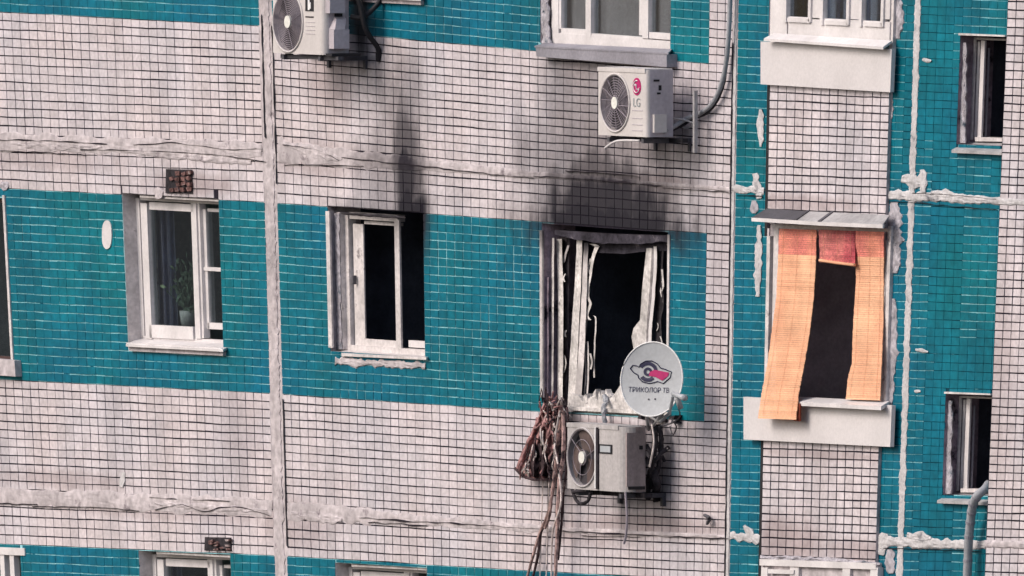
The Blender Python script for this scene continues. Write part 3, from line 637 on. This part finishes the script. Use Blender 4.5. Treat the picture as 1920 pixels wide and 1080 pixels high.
w10 = bars('window', [(6, 1030, 14, 1300, .0, -.05), (24, 1030, 32, 1300, .0, -.05), (-40, 1026, 46, 1040, .01, -.05)], 'pvc', B); w10['label'] = 'white window corner at the lower left edge'
pane(-60, 1036, 60, 1300, -.06, w10)
# vents under W10 etc. --- loggia
lw = bars('window', [(1446, -230, 1478, 76, .04, -.02), (1478, 36, 1668, 76, .04, -.02), (1520, -230, 1542, 36, .04, -.02), (1592, -230, 1615, 36, .04, -.02), (1657, -230, 1672, 36, .04, -.02)], 'pvc', B)
lw['label'] = 'white three-pane loggia window above the white cladding at the top edge'
curtain(1462, -200, 1690, 60, -.25, 'tulle', lw, 9, .03)  # backdrop added to lift the black panes, where the glass reflects too little
for a, b, c_ in ((1471, 1522, 42), (1540, 1594, 47), (1613, 1659, 50)):
    bars('sash', [(a, -200, a+5, c_, .055, .01), (b-5, -200, b, c_, .055, .01), (a+5, c_-8, b-5, c_, .055, .01)], 'pvc', lw)
    pane(a+3, -200, b-3, c_-5, .02, lw)
mb = MB(); mb.prism([P(1452, 62, .05), P(1672, 76, .05), P(1656, 88, .13), P(1432, 72, .13)], (0, 0, -.02)); mb.build('sill', 'pvc', lw)
cl = MB(); cl.slab([(1426, 78), (1672, 92), (1669, 173), (1426, 158)], .07, .035); cl.build('loggia_cladding', 'cladding', B, label='smooth white cladding under the upper loggia window')
cl = MB(); cl.slab([(1394, 744), (1672, 760), (1669, 838), (1394, 824)], .07, .035)
cl.build('loggia_cladding', 'cladding', B, label='plain white cladding under the bamboo blinds')
mb = MB(); mb.prism([P(1455, 742, .02), P(1668, 752, .02), P(1652, 762, .14), P(1436, 750, .14)], (0, 0, -.03)); mb.build('loggia_ledge', 'pvc', B)
bars('loggia_frame', [(1448, 424, 1457, 745, .03, -.03), (1660, 424, 1666, 752, .03, -.03), (1448, 424, 1668, 430, .03, -.03)], 'pvc_dirty', B)
lo = bars('window', [(1424, 1052, 1642, 1064, .055, .0), (1426, 1064, 1438, 1200, .05, .0), (1440, 1068, 1488, 1076, .06, .0), (1480, 1064, 1496, 1200, .05, .0), (1578, 1064, 1592, 1200, .05, .0), (1630, 1064, 1644, 1200, .05, .0)], 'pvc', B)
lo['label'] = 'white loggia window frame at the lower edge'
# awning
aw = MB(); e = [(1437, 391), (1515, 396), (1560, 398), (1668, 403)]; f_ = [(1409, 408), (1490, 413), (1535, 416), (1655, 421)]
for i in range(3):
    aw.prism([P(*e[i], .05), P(*e[i+1], .05), P(*f_[i+1], .17), P(*f_[i], .17)], (0, 0, -.012), 0 if i == 0 else 1)
for i in range(3):
    aw.slab([f_[i], f_[i+1], (f_[i+1][0], f_[i+1][1]+7), (f_[i][0], f_[i][1]+7)], .175, .16, 2)
for i in (1, 2): aw.prism([P(e[i][0]-2, e[i][1]-2, .05), P(e[i][0]+3, e[i][1]-2, .05), P(f_[i][0]+4, f_[i][1]-2, .17), P(f_[i][0]-2, f_[i][1]-2, .17)], (0, 0, -.01), 0)
aw.build('awning', ['dark_metal', 'light_metal', 'pvc'], B, label='small sloping sheet canopy over the loggia opening')

# ------------------------------------------------------------------ bamboo blinds
def blind(name_label, left, right, dl, step, red_until=-1, split=None):
    """left/right: edges as [(y, x)], dl: depth by y"""
    y0, y1 = left[0][0], left[-1][0]; root = empty('bamboo_blind', P((left[0][1]+right[0][1])/2, y1, dl(y1))); tag(root, name_label, 'blind', 'bamboo blinds in the loggia opening')
    A, Bn = MB(), MB(); y = y0; rn = random.Random(len(name_label))
    while y < y1:
        xl = lerp([a for a, _ in left], [b for _, b in left], y); xr = lerp([a for a, _ in right], [b for _, b in right], y)
        d = dl(y)+rn.uniform(-.002, .002); s = .035; h = step*.93
        wob = 2.5*noise.noise(Vector((y*.05, xl, 1)))
        p = [(xl+wob*.3+rn.uniform(-.6, .6), y-s*(xr-xl)/2), (xr+wob*.3+rn.uniform(-.6, .6), y+s*(xr-xl)/2), (xr+wob*.3, y+h+s*(xr-xl)/2), (xl+wob*.3, y+h-s*(xr-xl)/2)]
        pts = [P(q[0], q[1], d) for q in p]
        (Bn if y < red_until else A).prism([q-root.location for q in pts], (0, .006, 0), 0, rn.random())
        y += step
    if A.f: A.build('slats', 'bamboo', root, kind='stuff', rnd=True)
    if Bn.f: Bn.build('slats_in_red', 'bamboo_red' if red_until > 900 else 'bamboo_pink', root, kind='stuff', rnd=True)
    # woven cords
    cm = MB()
    for t in (.12, .5, .88):
        pts = []
        yy = y0
        while yy <= y1:
            xl = lerp([a for a, _ in left], [b for _, b in left], yy); xr = lerp([a for a, _ in right], [b for _, b in right], yy)
            pts.append(P(xl+(xr-xl)*t, yy+(t-.5)*.035*(xr-xl), dl(yy)+.005)-root.location); yy += 12
        if len(pts) > 1: cm.tube(pts, .0012, 4)
    cm.build('cord', 'bamboo', root)
    return root
blind('long peach bamboo blind on the left, its lower end hanging outside over the cladding',
      [(430, 1461), (500, 1458), (560, 1455), (620, 1447), (680, 1439), (735, 1428), (785, 1421)],
      [(430, 1531), (500, 1529), (560, 1525), (620, 1518), (680, 1508), (735, 1497), (785, 1492)], lambda y: .06+max(0, (y-560)/225)**1.3*.12, 4.0, 476)
blind('short red rolled-up blind between the two long peach blinds', [(432, 1535), (490, 1537)], [(432, 1603), (496, 1603)], lambda y: .062+.02*((y-432)/60), 3.6, 999)
blind('peach bamboo blind on the right with a ragged inner edge', [(434, 1604), (520, 1605), (600, 1600), (680, 1597), (712, 1589), (748, 1586)],
      [(434, 1657), (600, 1656), (752, 1650)], lambda y: .06+.02*math.sin(y*.02), 4.0, 482)
mb = MB(); mb.tube(spline([P(1537, 488, .09), P(1570, 493, .09), P(1603, 497, .09)], 4), .012, 8); rb = mb.build('blind_roll', 'bamboo', None, smooth=True)
rb.parent = bpy.data.objects['bamboo_blind.001']; rb.matrix_parent_inverse = Matrix.Translation(-rb.parent.location)
mb = MB(); mb.slab([(1490, 756), (1500, 757), (1499, 790), (1488, 789)], .15, .135); mb.build('rust_stain', 'rust', B)

# ------------------------------------------------------------------ air conditioners
def text_mesh(s, size):
    c = bpy.data.curves.new('t', 'FONT'); c.body = s; c.size = size; c.align_x = 'CENTER'; c.align_y = 'CENTER'; c.extrude = 0
    o = bpy.data.objects.new('t', c); COL.objects.link(o); bpy.context.view_layer.update()
    me = bpy.data.meshes.new_from_object(o.evaluated_get(bpy.context.evaluated_depsgraph_get()))
    vs = [v.co.copy() for v in me.vertices]; fs = [list(p.vertices) for p in me.polygons]
    bpy.data.objects.remove(o); bpy.data.curves.remove(c); bpy.data.meshes.remove(me); return vs, fs
def disc(mb, cx, cz, r, y, n=32, mi=0, rx=None, th=.004):
    rx = rx or r; mb.prism([Vector((cx+rx*math.cos(2*math.pi*k/n), y, cz+r*math.sin(2*math.pi*k/n))) for k in range(n)], (0, th, 0), mi)
def ac_unit(loc, w, h, dep, cx, cz, r, label, mats, group, guard_rings=7, rad=.05, spokes=12, rust=False, cut=None):
    front, side, fan = mats
    root = empty('air_conditioner', loc); tag(root, label, 'air conditioner', group)
    mb = MB(); n = 48; hole = [(cx+r*math.cos(2*math.pi*k/n), cz+r*math.sin(2*math.pi*k/n)) for k in range(n)]; X1 = w-rad
    rim = []
    for k in range(n):
        a = 2*math.pi*k/n; c, s = math.cos(a), math.sin(a)
        t = min([((X1-cx)/c if c > 0 else (0-cx)/c) if abs(c) > 1e-6 else 9, ((h-cz)/s if s > 0 else (0-cz)/s) if abs(s) > 1e-6 else 9])
        rim.append((cx+t*c, cz+t*s))
    # exact corners snapped
    for cor in ((0, 0), (X1, 0), (X1, h), (0, h)):
        i = min(range(n), key=lambda k: (rim[k][0]-cor[0])**2+(rim[k][1]-cor[1])**2); rim[i] = cor
    vs = [(x, 0, z) for x, z in hole]+[(x, 0, z) for x, z in rim]+[(x, .05, z) for x, z in hole]
    fs = [[k, (k+1) % n, n+(k+1) % n, n+k] for k in range(n)]+[[k, (k+1) % n, 2*n+(k+1) % n, 2*n+k] for k in range(n)]
    mb.add(vs, fs, 0); mb.add([(x, .05, z) for x, z in hole], [list(range(n))], 2)
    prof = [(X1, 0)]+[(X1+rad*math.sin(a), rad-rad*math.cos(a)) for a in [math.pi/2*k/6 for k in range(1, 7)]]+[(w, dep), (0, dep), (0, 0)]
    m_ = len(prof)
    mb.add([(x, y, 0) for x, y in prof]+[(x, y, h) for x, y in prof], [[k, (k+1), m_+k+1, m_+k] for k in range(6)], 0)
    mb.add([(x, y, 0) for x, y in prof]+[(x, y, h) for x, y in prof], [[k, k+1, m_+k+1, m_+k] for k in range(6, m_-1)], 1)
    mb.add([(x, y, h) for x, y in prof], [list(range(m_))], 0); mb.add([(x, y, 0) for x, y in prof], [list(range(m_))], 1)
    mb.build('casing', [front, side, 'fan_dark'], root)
    # lid, proud by a few millimetres
    mb = MB(); mb.add([], []); lid = [Vector((-.005, -.006, h-.025)), Vector((X1+.01, -.006, h-.025)), Vector((X1+.01, -.006, h+.008)), Vector((-.005, -.006, h+.008))]
    mb.prism(lid, (0, dep+.01, 0)); mb.build('lid', front, root)
    # fan blades and hub
    mb = MB()
    for b in range(3):
        a0 = b*2*math.pi/3+.5; vs = []
        for k in range(7):
            a = a0+k/6*1.5
            for q in (.25, .93): vs.append((cx+r*q*math.cos(a), .042-.028*k/6, cz+r*q*math.sin(a)))
        mb.add(vs, [[2*k, 2*k+2, 2*k+3, 2*k+1] for k in range(6)])
    mb.build('fan', fan, root)
    mb = MB(); disc(mb, cx, cz, r*.21, -.012, 28, 0, r*.20, .02); mb.build('hub', 'hub', root)
    g_ = MB()
    for i in range(guard_rings):
        q = r*(.26+.70*i/(guard_rings-1)); g_.tube([(cx+q*math.cos(a), -.004+.002*math.cos(a), cz+q*math.sin(a)) for a in [2*math.pi*k/40 for k in range(41)]], .0028, 4, cap=False)
    for i in range(spokes):
        a = 2*math.pi*i/spokes; g_.tube([(cx+r*.2*math.cos(a), -.006, cz+r*.2*math.sin(a)), (cx+r*math.cos(a+.35), -.004, cz+r*math.sin(a+.35))], .003, 4)
    g_.build('fan_guard', 'guard', root, kind='stuff')
    ri = MB(); ri.tube([(cx+r*1.01*math.cos(a), -.004, cz+r*1.01*math.sin(a)) for a in [2*math.pi*k/48 for k in range(49)]], .009, 6, cap=False); ri.build('fan_ring', front, root, smooth=True)
    # wall brackets, feet
    for x in (.10, w-.12):
        mb = MB(); mb.box((x, .02, -.05), (x+.035, dep+.24, -.015)); mb.box((x, dep+.20, -.12), (x+.035, dep+.235, -.051)); mb.box((x+.002, .05, -.015), (x+.033, .11, .0))
        mb.build('bracket', 'dark_metal', root)
    return root
W_ = Vector
# middle unit under the three-light window
a2 = P(1122, 253, .45)
u2 = ac_unit(a2, .745, .52, .235, .262, .255, .222, 'white air conditioner with a round magenta badge and grey pipe, under the three-light window', ('ac_white', 'ac_grey', 'fan_dark'), 'wall-mounted air conditioners', 9, .03, 14)
mb = MB(); disc(mb, .595, .388, .068, -.004, 32, 0, .064, .003); mb.build('badge', 'magenta', u2)
mb = MB(); q = [(.595+.045*math.cos(a), .388+.047*math.sin(a)) for a in [math.radians(70+280*k/18) for k in range(19)]]
mb.tube([(x, -.008, z) for x, z in q], .0045, 4); mb.tube([(.595, -.008, .408), (.595, -.008, .368), (.620, -.008, .368)], .0045, 4); disc(mb, .577, .402, .008, -.009, 10, 0); mb.build('badge_mark', 'print_white', u2)
vs, fs = text_mesh('LG', .095); mb = MB(); mb.add([(v.x+.595, -.004, v.y+.262) for v in vs], fs); mb.build('lettering', 'print_grey', u2)
mb = MB()
for z in (.14, .09, .045, .20): mb.box((.52, -.003, z), (.68, .002, z+.006))
mb.build('louvre', 'ac_grey', u2)
mb = MB(); mb.box((.744, .05, .035), (.775, .16, .175)); mb.build('valve_cover', 'ac_white', u2)
mb = MB(); mb.box((.7445, .06, .43), (.752, .11, .445)); mb.box((.7445, .09, .33), (.752, .12, .345)); mb.box((.7445, .105, .36), (.7475, .13, .40)); mb.build('side_slot', 'black', u2)
mb = MB(); mb.box((.90, .32, -.12), (.925, .35, .36)); mb.build('mounting_rail', 'light_metal', u2)
mb = MB(); mb.box((-.11, .25, -.045), (.86, .30, -.012)); mb.build('cross_rail', 'black', u2)
mb = MB(); mb.tube(spline([W_((.10, .0, -.10)), W_((.22, 0, -.055)), W_((.34, 0, -.035)), W_((.6, .02, -.03))], 5), .009, 8); mb.build('drain_pipe', 'pvc', u2, smooth=True)
# top left unit
a1 = P(512, 99, .45)
u1 = ac_unit(a1, .80, .57, .23, .245, .250, .235, 'air conditioner with ringed grille at the top edge, mounted across the wall seam', ('ac_white', 'ac_grey', 'fan_dark'), 'wall-mounted air conditioners', 12, .05, 4)
mb = MB(); mb.box((.52, -.004, .34), (.65, .002, .47)); mb.box((.52, -.004, .29), (.65, .002, .30)); mb.build('badge', 'black', u1)
mb = MB(); mb.box((.565, -.007, .35), (.592, -.003, .46)); mb.box((.592, -.007, .36), (.61, -.003, .41)); mb.build('badge_mark', 'print_white', u1)
mb = MB()
for z in (.25, .22, .19, .16): mb.box((.52, -.003, z), (.67, .002, z+.004))
mb.build('louvre', 'ac_grey', u1)
mb = MB(); mb.box((.801, .05, .05), (.88, .19, .20)); mb.prism([W_((.801, .05, .201)), W_((.88, .06, .201)), W_((.85, .09, .28)), W_((.801, .10, .30))], (0, .09, 0)); mb.build('valve_cover', 'ac_grey', u1)
mb = MB(); mb.box((.801, .02, .33), (.87, .16, .50)); mb.box((.801, .0, .505), (.89, .18, .53)); mb.build('terminal_box', 'ac_grey', u1)
mb = MB(); mb.box((.801, .10, .30), (.806, .17, .325)); mb.box((.803, .02, -.01), (.90, .28, .012)); mb.build('side_slot', 'black', u1)
mb = MB(); mb.tube(spline([W_((.86, .2, .5)), W_((.93, .25, .42)), W_((.95, .3, .2)), W_((.93, .42, .05)), W_((.9, .44, -.05))], 6), .022, 8, wob=.1); mb.tube(spline([W_((.85, .22, .3)), W_((.92, .3, .3)), W_((.98, .43, .45)), W_((.98, .44, .62))], 6), .02, 8, wob=.1); mb.build('pipe', 'black', u1, smooth=True)
mb = MB(); mb.box((.03, .05, -.04), (.95, .10, -.012)); mb.build('cross_rail', 'dark_metal', u1)
# scorched unit
a3 = P(1064, 916, .42)
u3 = ac_unit(a3, .88, .505, .19,   .235, .250, .225, 'scorched brown-tinted air conditioner hanging below the burnt-out window', ('ac_burnt', 'ac_burnt_side', 'fan_rust'), 'wall-mounted air conditioners', 3, .10, 3)
mb = MB(); mb.box((.462, -.014, .01), (.49, .002, .49)); mb.build('split_line', 'char', u3)
mb = MB(); mb.box((.445, -.016, .02), (.460, .0, .49)); mb.build('grille_edge', 'print_white', u3)
mb = MB(); mb.box((.50, -.006, .29), (.695, .0, .362)); q = mb.build('badge', 'black', u3)
mb = MB(); mb.box((.52, -.009, .302), (.675, -.005, .35)); mb.build('badge_plate', 'dish', q)
mb = MB(); mb.box((.881, .01, .04), (.90, .17, .46)); mb.build('side_cover', 'ac_burnt_side', u3)
mb = MB(); mb.box((.901, .12, .33), (.905, .15, .36)); mb.box((.90, .02, .02), (.905, .17, .045)); mb.build('side_slot', 'black', u3, kind='stuff')
mb = MB(); mb.tube(spline([W_((-.1, .1, -.01)), W_((.02, .05, -.06)), W_((.15, .02, -.11)), W_((.28, .02, -.09)), W_((.32, .02, -.02))], 6), .014, 8, wob=.2); mb.tube(spline([W_((.0, .1, .0)), W_((.05, .04, -.03)), W_((.1, .0, -.02)), W_((.3, .02, .0))], 5), .012, 6); mb.build('melted_pipe', 'char', u3)
mb = MB(); mb.box((.0, .15, -.045), (.93, .22, -.012)); mb.build('cross_rail', 'char', u3)
mb = MB(); mb.tube(spline([W_((.86, .02, .0)), W_((.865, .03, -.2)), W_((.85, .03, -.33)), W_((.82, .03, -.40))], 6), .010, 6); mb.build('drain_pipe', 'guard', u3)

# burnt pipes and wires beside the scorched unit
bp = MB(); rr = random.Random(31)
for pts, r in (([(1222, 780, .1), (1228, 820, .15), (1222, 870, .18), (1215, 905, .12), (1216, 935, .05)], .022),
               ([(1212, 835, .2), (1220, 850, .22), (1226, 865, .2), (1238, 852, .12), (1254, 838, .04)], .018),
               ([(1225, 880, .15), (1232, 905, .12), (1230, 925, .05), (1232, 938, .02)], .03),
               ([(1236, 800, .1), (1240, 830, .1), (1236, 868, .1), (1228, 895, .1)], .02),
               ([(1204, 852, .24), (1213, 862, .22), (1220, 880, .2), (1222, 915, .08)], .014),
               ([(1246, 865, .05), (1240, 850, .08), (1232, 830, .08), (1228, 795, .1)], .012)):
    wire(bp, pts, r, 7, 6, 0, .25)
bpo = bp.build('burnt_pipe', 'char'); tag(bpo, 'tangle of charred pipes and wires right of the scorched air conditioner', 'pipes')
bp2 = MB(); wire(bp2, [(1222, 795, .22), (1226, 830, .24), (1218, 875, .24)], .008, 6); wire(bp2, [(1221, 865, .2), (1235, 858, .12), (1252, 840, .06)], .007, 6); o = bp2.build('stripped_wire', 'strap_pale', bpo)

# ------------------------------------------------------------------ satellite dish
dc = P(1222, 711, .42)
dish = empty('satellite_dish', dc); tag(dish, 'grey satellite dish with a magenta and black print, in front of the burnt-out window', 'satellite dish')
nrm = Vector((math.sin(math.radians(27)), -math.cos(math.radians(27)), .10)).normalized()
ax = Vector((0, 0, 1)).cross(-nrm).normalized(); ax = nrm.cross(Vector((0, 0, 1))).normalized(); ax = -ax if ax.x < 0 else ax; up_ = ax.cross(nrm).normalized(); up_ = -up_ if up_.z < 0 else up_
RD = .288
def dp(a, b, off=0):
    rr_ = (a*a+b*b); return ax*a*.985+up_*b*1.0+nrm*(rr_*.35+off-RD*RD*.35)
mb = MB(); n = 48; rings = 8; vs = [dp(0, 0)]
for i in range(1, rings+1):
    for k in range(n):
        q = RD*i/rings; a = 2*math.pi*k/n; vs.append(dp(q*math.cos(a), q*math.sin(a)))
fs = [[0, 1+k, 1+(k+1) % n] for k in range(n)]+[[1+(i-1)*n+k, 1+(i-1)*n+(k+1) % n, 1+i*n+(k+1) % n, 1+i*n+k] for i in range(1, rings) for k in range(n)]
nb = len(vs); vs += [v-nrm*.006 for v in vs]
fs += [[q+nb for q in f] for f in fs[::1]]
mb.add(vs, fs); mb.build('reflector', 'dish', dish, smooth=True)
mb = MB(); mb.tube([dp(RD*math.cos(a), RD*math.sin(a)) for a in [2*math.pi*k/60 for k in range(61)]], .006, 6, cap=False); mb.build('rim', 'print_white', dish, smooth=True)
def decal(poly, name, mt, off, fill=True):
    mb = MB(); mb.prism([dp(a, b, off+.0015) for a, b in poly], -nrm*.001); return mb.build(name, mt, dish)
def arcpoly(cx, cy, r0, r1, a0, a1, n=18, sy=1):
    o = [(cx+r1*math.cos(math.radians(a0+(a1-a0)*k/n)), cy+sy*r1*math.sin(math.radians(a0+(a1-a0)*k/n))) for k in range(n+1)]
    i = [(cx+r0*math.cos(math.radians(a0+(a1-a0)*k/n)), cy+sy*r0*math.sin(math.radians(a0+(a1-a0)*k/n))) for k in range(n+1)]
    return o+i[::-1]
# print: outlined lens shape with a magenta wing; coordinates in metres on the dish face (px/240)
outline = [(-.165, .05), (-.145, .075), (-.12, .072), (-.10, .062), (-.09, .085), (-.05, .11), (0, .113), (.045, .09), (.07, .06), (.11, .05), (.165, .03), (.155, -.012), (.10, -.06), (.05, -.045), (.02, -.055), (-.02, -.062), (-.07, -.05), (-.10, -.02), (-.105, .0), (-.14, .02)]
mb = MB(); mb.tube([dp(a*1.16-.02, b+.03, .004) for a, b in outline+[outline[0]]], .0042, 4); mb.build('print_outline', 'navy', dish)
sh = lambda L: [(a*1.16-.02, b+.03) for a, b in L]
decal(sh(arcpoly(-.03, .028, .050, .078, 10, 150)), 'print_arc', 'navy', .002); decal(sh(arcpoly(-.03, .02, .040, .07, 215, 320)), 'print_arc', 'navy', .002)
decal(sh(arcpoly(-.03, .028, .014, .034, 0, 359)), 'print_eye', 'navy', .003)
decal(sh([(-.015, .025), (.02, .045), (.145, .025), (.135, -.002), (.09, -.038), (.03, -.01), (-.02, -.002)]), 'print_wing', 'magenta', .004)
vs, fs = text_mesh('ТРИКОЛОР ТВ', .052); mb = MB(); mb.add([dp(v.x*1.02-.03, v.y*1.05-.085, .004) for v in vs], fs); mb.build('lettering', 'navy', dish)
for a, b in ((-.03, -.155), (.03, -.152)):
    mb = MB(); mb.tube([dp(a, b, 0), dp(a, b, .006)], .007, 8); mb.build('bolt', 'dark_metal', dish)
mb = MB(); A = lambda x, y, d: P(x, y, d)-dc
mb.tube([A(1262, 742, .40), A(1255, 775, .34), A(1238, 790, .25)], .013, 8); mb.build('feed_arm', 'dish', dish)
mb = MB(); mb.tube([A(1262, 738, .42), A(1275, 743, .46), A(1284, 746, .48)], [.016, .02, .026], 10); mb.tube([A(1270, 745, .4), A(1276, 765, .35)], .022, 8); mb.build('receiver_head', 'dish', dish, smooth=True)
mb = MB(); mb.tube([A(1212, 776, .30), A(1214, 792, .22), A(1216, 805, .02)], .015, 8); mb.tube([A(1240, 776, .34), A(1226, 797, .15), A(1216, 805, .02)], .012, 8); mb.tube([A(1250, 765, .36), A(1234, 790, .24), A(1212, 778, .30)], .009, 6); mb.build('mount', 'light_metal', dish)
mb = MB(); wl = [(1258, 785, .1), (1268, 800, .08), (1262, 815, .05), (1256, 800, .03)]
mb.tube([q-dc for q in spline([P(*q) for q in wl], 6)], .006, 6); mb.tube([q-dc for q in spline([P(1266, 750, .35), P(1275, 778, .2), P(1262, 792, .1), P(1235, 800, .05)], 6)], .006, 6); mb.build('cable', 'dark_metal', dish)
cl = MB(); rr = random.Random(8)
for i in range(11):
    x, y = 1190+rr.random()*75, 778+rr.random()*22; cl.slab([(x, y), (x+rr.uniform(4, 11), y+rr.uniform(-3, 3)), (x+rr.uniform(3, 8), y+rr.uniform(3, 7)), (x-rr.uniform(0, 4), y+rr.uniform(2, 6))], rr.uniform(.02, .12), .0)
tag(cl.build('debris', 'char', kind='stuff'), 'charred scraps on the wall under the dish', 'debris')

# ------------------------------------------------------------------ hanging burnt cloth and straps
def sheet(left, right, ys, amp, seed, folds, d0=.10):
    mb = MB(); nx, ny = 22, 44; vs = []
    for j in range(ny+1):
        y = ys[0]+(ys[1]-ys[0])*j/ny; xl = lerp([a for a, _ in left], [b for _, b in left], y); xr = lerp([a for a, _ in right], [b for _, b in right], y)
        for i in range(nx+1):
            t = i/nx; wv = math.sin(t*folds*2*math.pi+2.5*noise.noise(Vector((y*.02, seed, 0))))
            z = d0+amp*wv+amp*1.6*noise.noise(Vector((t*4, y*.05, seed)))
            vs.append(P(xl+(xr-xl)*t+3*noise.noise(Vector((t*6, y*.06, seed+4))), y+4*noise.noise(Vector((t*5, y*.03, seed+7))), z))
    mb.add(vs, [[j*(nx+1)+i, j*(nx+1)+i+1, (j+1)*(nx+1)+i+1, (j+1)*(nx+1)+i] for j in range(ny) for i in range(nx)]); return mb
ro = empty('burnt_cloth', P(1010, 895, .1)); tag(ro, 'singed brown-red cloth bundle caught left of the scorched air conditioner', 'cloth')
inv_t = Matrix.Translation(-ro.location)
def kid(o, r): o.parent = r; o.matrix_parent_inverse = Matrix.Translation(-r.location); return o
kid(sheet([(755, 1020), (800, 1000), (850, 978), (878, 966), (898, 985)], [(755, 1052), (800, 1042), (850, 1034), (898, 1028)], (756, 898), .025, 2, 3).build('cloth', 'cloth', smooth=True), ro)
kid(sheet([(835, 1000), (870, 994), (892, 998)], [(835, 1024), (870, 1030), (892, 1022)], (832, 893), .03, 5, 2, .15).build('cloth_fold', 'cloth_dark', smooth=True), ro)
hm = MB(); wire(hm, [(966, 878, .12), (980, 892, .14), (1000, 899, .14), (1030, 898, .12)], .011, 6, 6, 0, .2); kid(hm.build('hem', 'cloth_dark'), ro)
rr = random.Random(77)
tg = MB()
for i in range(54):
    x, y = rr.gauss(1037, 9), rr.uniform(742, 800); L = rr.uniform(8, 30)
    a = rr.uniform(-.9, .9); pts = []
    for k in range(4): pts.append((x+math.sin(a)*L*k/3+rr.uniform(-4, 4), y+math.cos(a)*L*k/3*(1 if rr.random() < .85 else -1)+rr.uniform(-3, 3), .05+rr.random()*.12))
    wire(tg, pts, rr.uniform(.004, .010), 5, 3, rr.choice((0, 1, 2)), .2)
for i in range(40):
    x, y = rr.uniform(972, 1046), rr.uniform(800, 880)
    if x < 1020-(y-760)*.42: continue
    L = rr.uniform(15, 45); wire(tg, [(x, y, .16), (x+rr.uniform(-5, 3), y+L*.35, .15+rr.random()*.05), (x+rr.uniform(-9, 4), y+L*.7, .17), (x+rr.uniform(-10, 5), y+L, .12)], rr.uniform(.004, .009), 4, 4, rr.choice((0, 0, 1, 2)), .3)
tgo = tg.build('tangled_shreds', ['strap_pale', 'cloth_dark', 'cloth'], kind='stuff'); tag(tgo, 'tangle of burnt shreds spilling over the lower left corner of the burnt-out window', 'debris')
def strand(pts, r, mt, label):
    mb = MB(); wire(mb, pts, r, 7, 7, 0, .18); o = mb.build('hanging_strap', mt); tag(o, label, 'strap', 'straps hanging below the burnt-out window'); return o
strand([(1052, 760, .12), (1050, 800, .13), (1043, 860, .13), (1036, 920, .12), (1030, 965, .12), (1022, 990, .1)], .013, 'strap', 'short thick brown strap ending beside the scorched air conditioner')
strand([(1056, 770, .14), (1056, 850, .15), (1049, 905, .15), (1046, 960, .15), (1045, 1010, .14), (1040, 1090, .13)], .016, 'strap', 'longest thick brown strap hanging straight to the lower edge')
strand([(1044, 780, .10), (1046, 830, .12), (1040, 900, .10), (1028, 960, .08), (1012, 1000, .06), (1000, 1040, .06), (985, 1095, .05)], .012, 'strap', 'brown strap slanting to the lower left')
strand([(1024, 980, .05), (1014, 1000, .06), (1008, 1045, .06), (996, 1095, .05)], .011, 'cloth_dark', 'dark frayed strap beginning below the wall joint')
strand([(1030, 890, .10), (1028, 950, .08), (1026, 1010, .06), (1024, 1095, .05)], .006, 'strap_pale', 'thin pale cord hanging left of the thick strap')
strand([(1018, 900, .08), (1016, 960, .05), (1014, 1030, .04), (1012, 1095, .04)], .0045, 'strap_pale', 'leftmost very thin pale cord below the cloth bundle')
strand([(1062, 790, .1), (1060, 840, .12), (1062, 880, .12), (1056, 930, .12), (1052, 990, .12), (1046, 1050, .12)], .011, 'cloth_dark', 'dark strap against the left edge of the scorched air conditioner')
strand([(1050, 770, .16), (1040, 830, .17), (1046, 870, .17), (1052, 940, .17), (1036, 1000, .15), (1034, 1090, .13)], .008, 'strap_pale', 'pale twisted cord wound around the thick straps')

# ------------------------------------------------------------------ pipes and hoses
mb = MB(); wire(mb, [(1245, 246, .30), (1262, 238, .18), (1285, 224, .07), (1310, 214, .05), (1335, 195, .05), (1352, 160, .05), (1361, 120, .05), (1366, 70, .05), (1369, 0, .05), (1372, -120, .05)], .019, 10, 8, 0, .03)
o = mb.build('insulated_pipe', 'hose', smooth=True); tag(o, 'grey insulated pipe curving from the air conditioner up to the top edge', 'pipe')
mb = MB(); wire(mb, [(1240, 250, .28), (1262, 243, .17), (1284, 232, .06), (1300, 222, .035), (1325, 212, .035), (1345, 188, .035), (1358, 150, .035), (1364, 100, .035)], .013, 8, 8, 0, .1); mb.build('black_sleeve', 'black', o)
mb = MB(); wire(mb, [(1262, 222, .2), (1280, 224, .1), (1300, 232, .05), (1286, 240, .05), (1268, 232, .12)], .008, 6, 6); mb.build('tie_wire', 'light_metal', o)
mb = MB(); wire(mb, [(1853, 908, -.02), (1846, 918, .06), (1832, 930, .12), (1824, 948, .12), (1820, 975, .10), (1816, 1020, .09), (1813, 1100, .09)], .034, 12, 8, 0, .02)
o = mb.build('corrugated_hose', 'hose', smooth=True); tag(o, 'grey hose coming out of the lower right window and running down the wall', 'hose')
mb = MB()
pts = spline([P(*q) for q in [(1832, 930, .12), (1824, 948, .12), (1820, 975, .10), (1816, 1020, .09), (1813, 1100, .09)]], 8)
for i in range(2, len(pts)-1, 5):
    t = (pts[i+1]-pts[i]).normalized()*.01; mb.tube([pts[i]-t, pts[i]+t], .038, 12)
mb.build('hose_clip', 'grey_metal', o)
# small dark hook on the wall
mb = MB(); wire(mb, [(1322, 966, .01), (1330, 972, .05), (1326, 982, .03)], .014, 6, 4, 0, .2); o = mb.build('wall_hook', 'dark_metal'); tag(o, 'small dark hook on the white tiles right of the scorched air conditioner', 'hook')
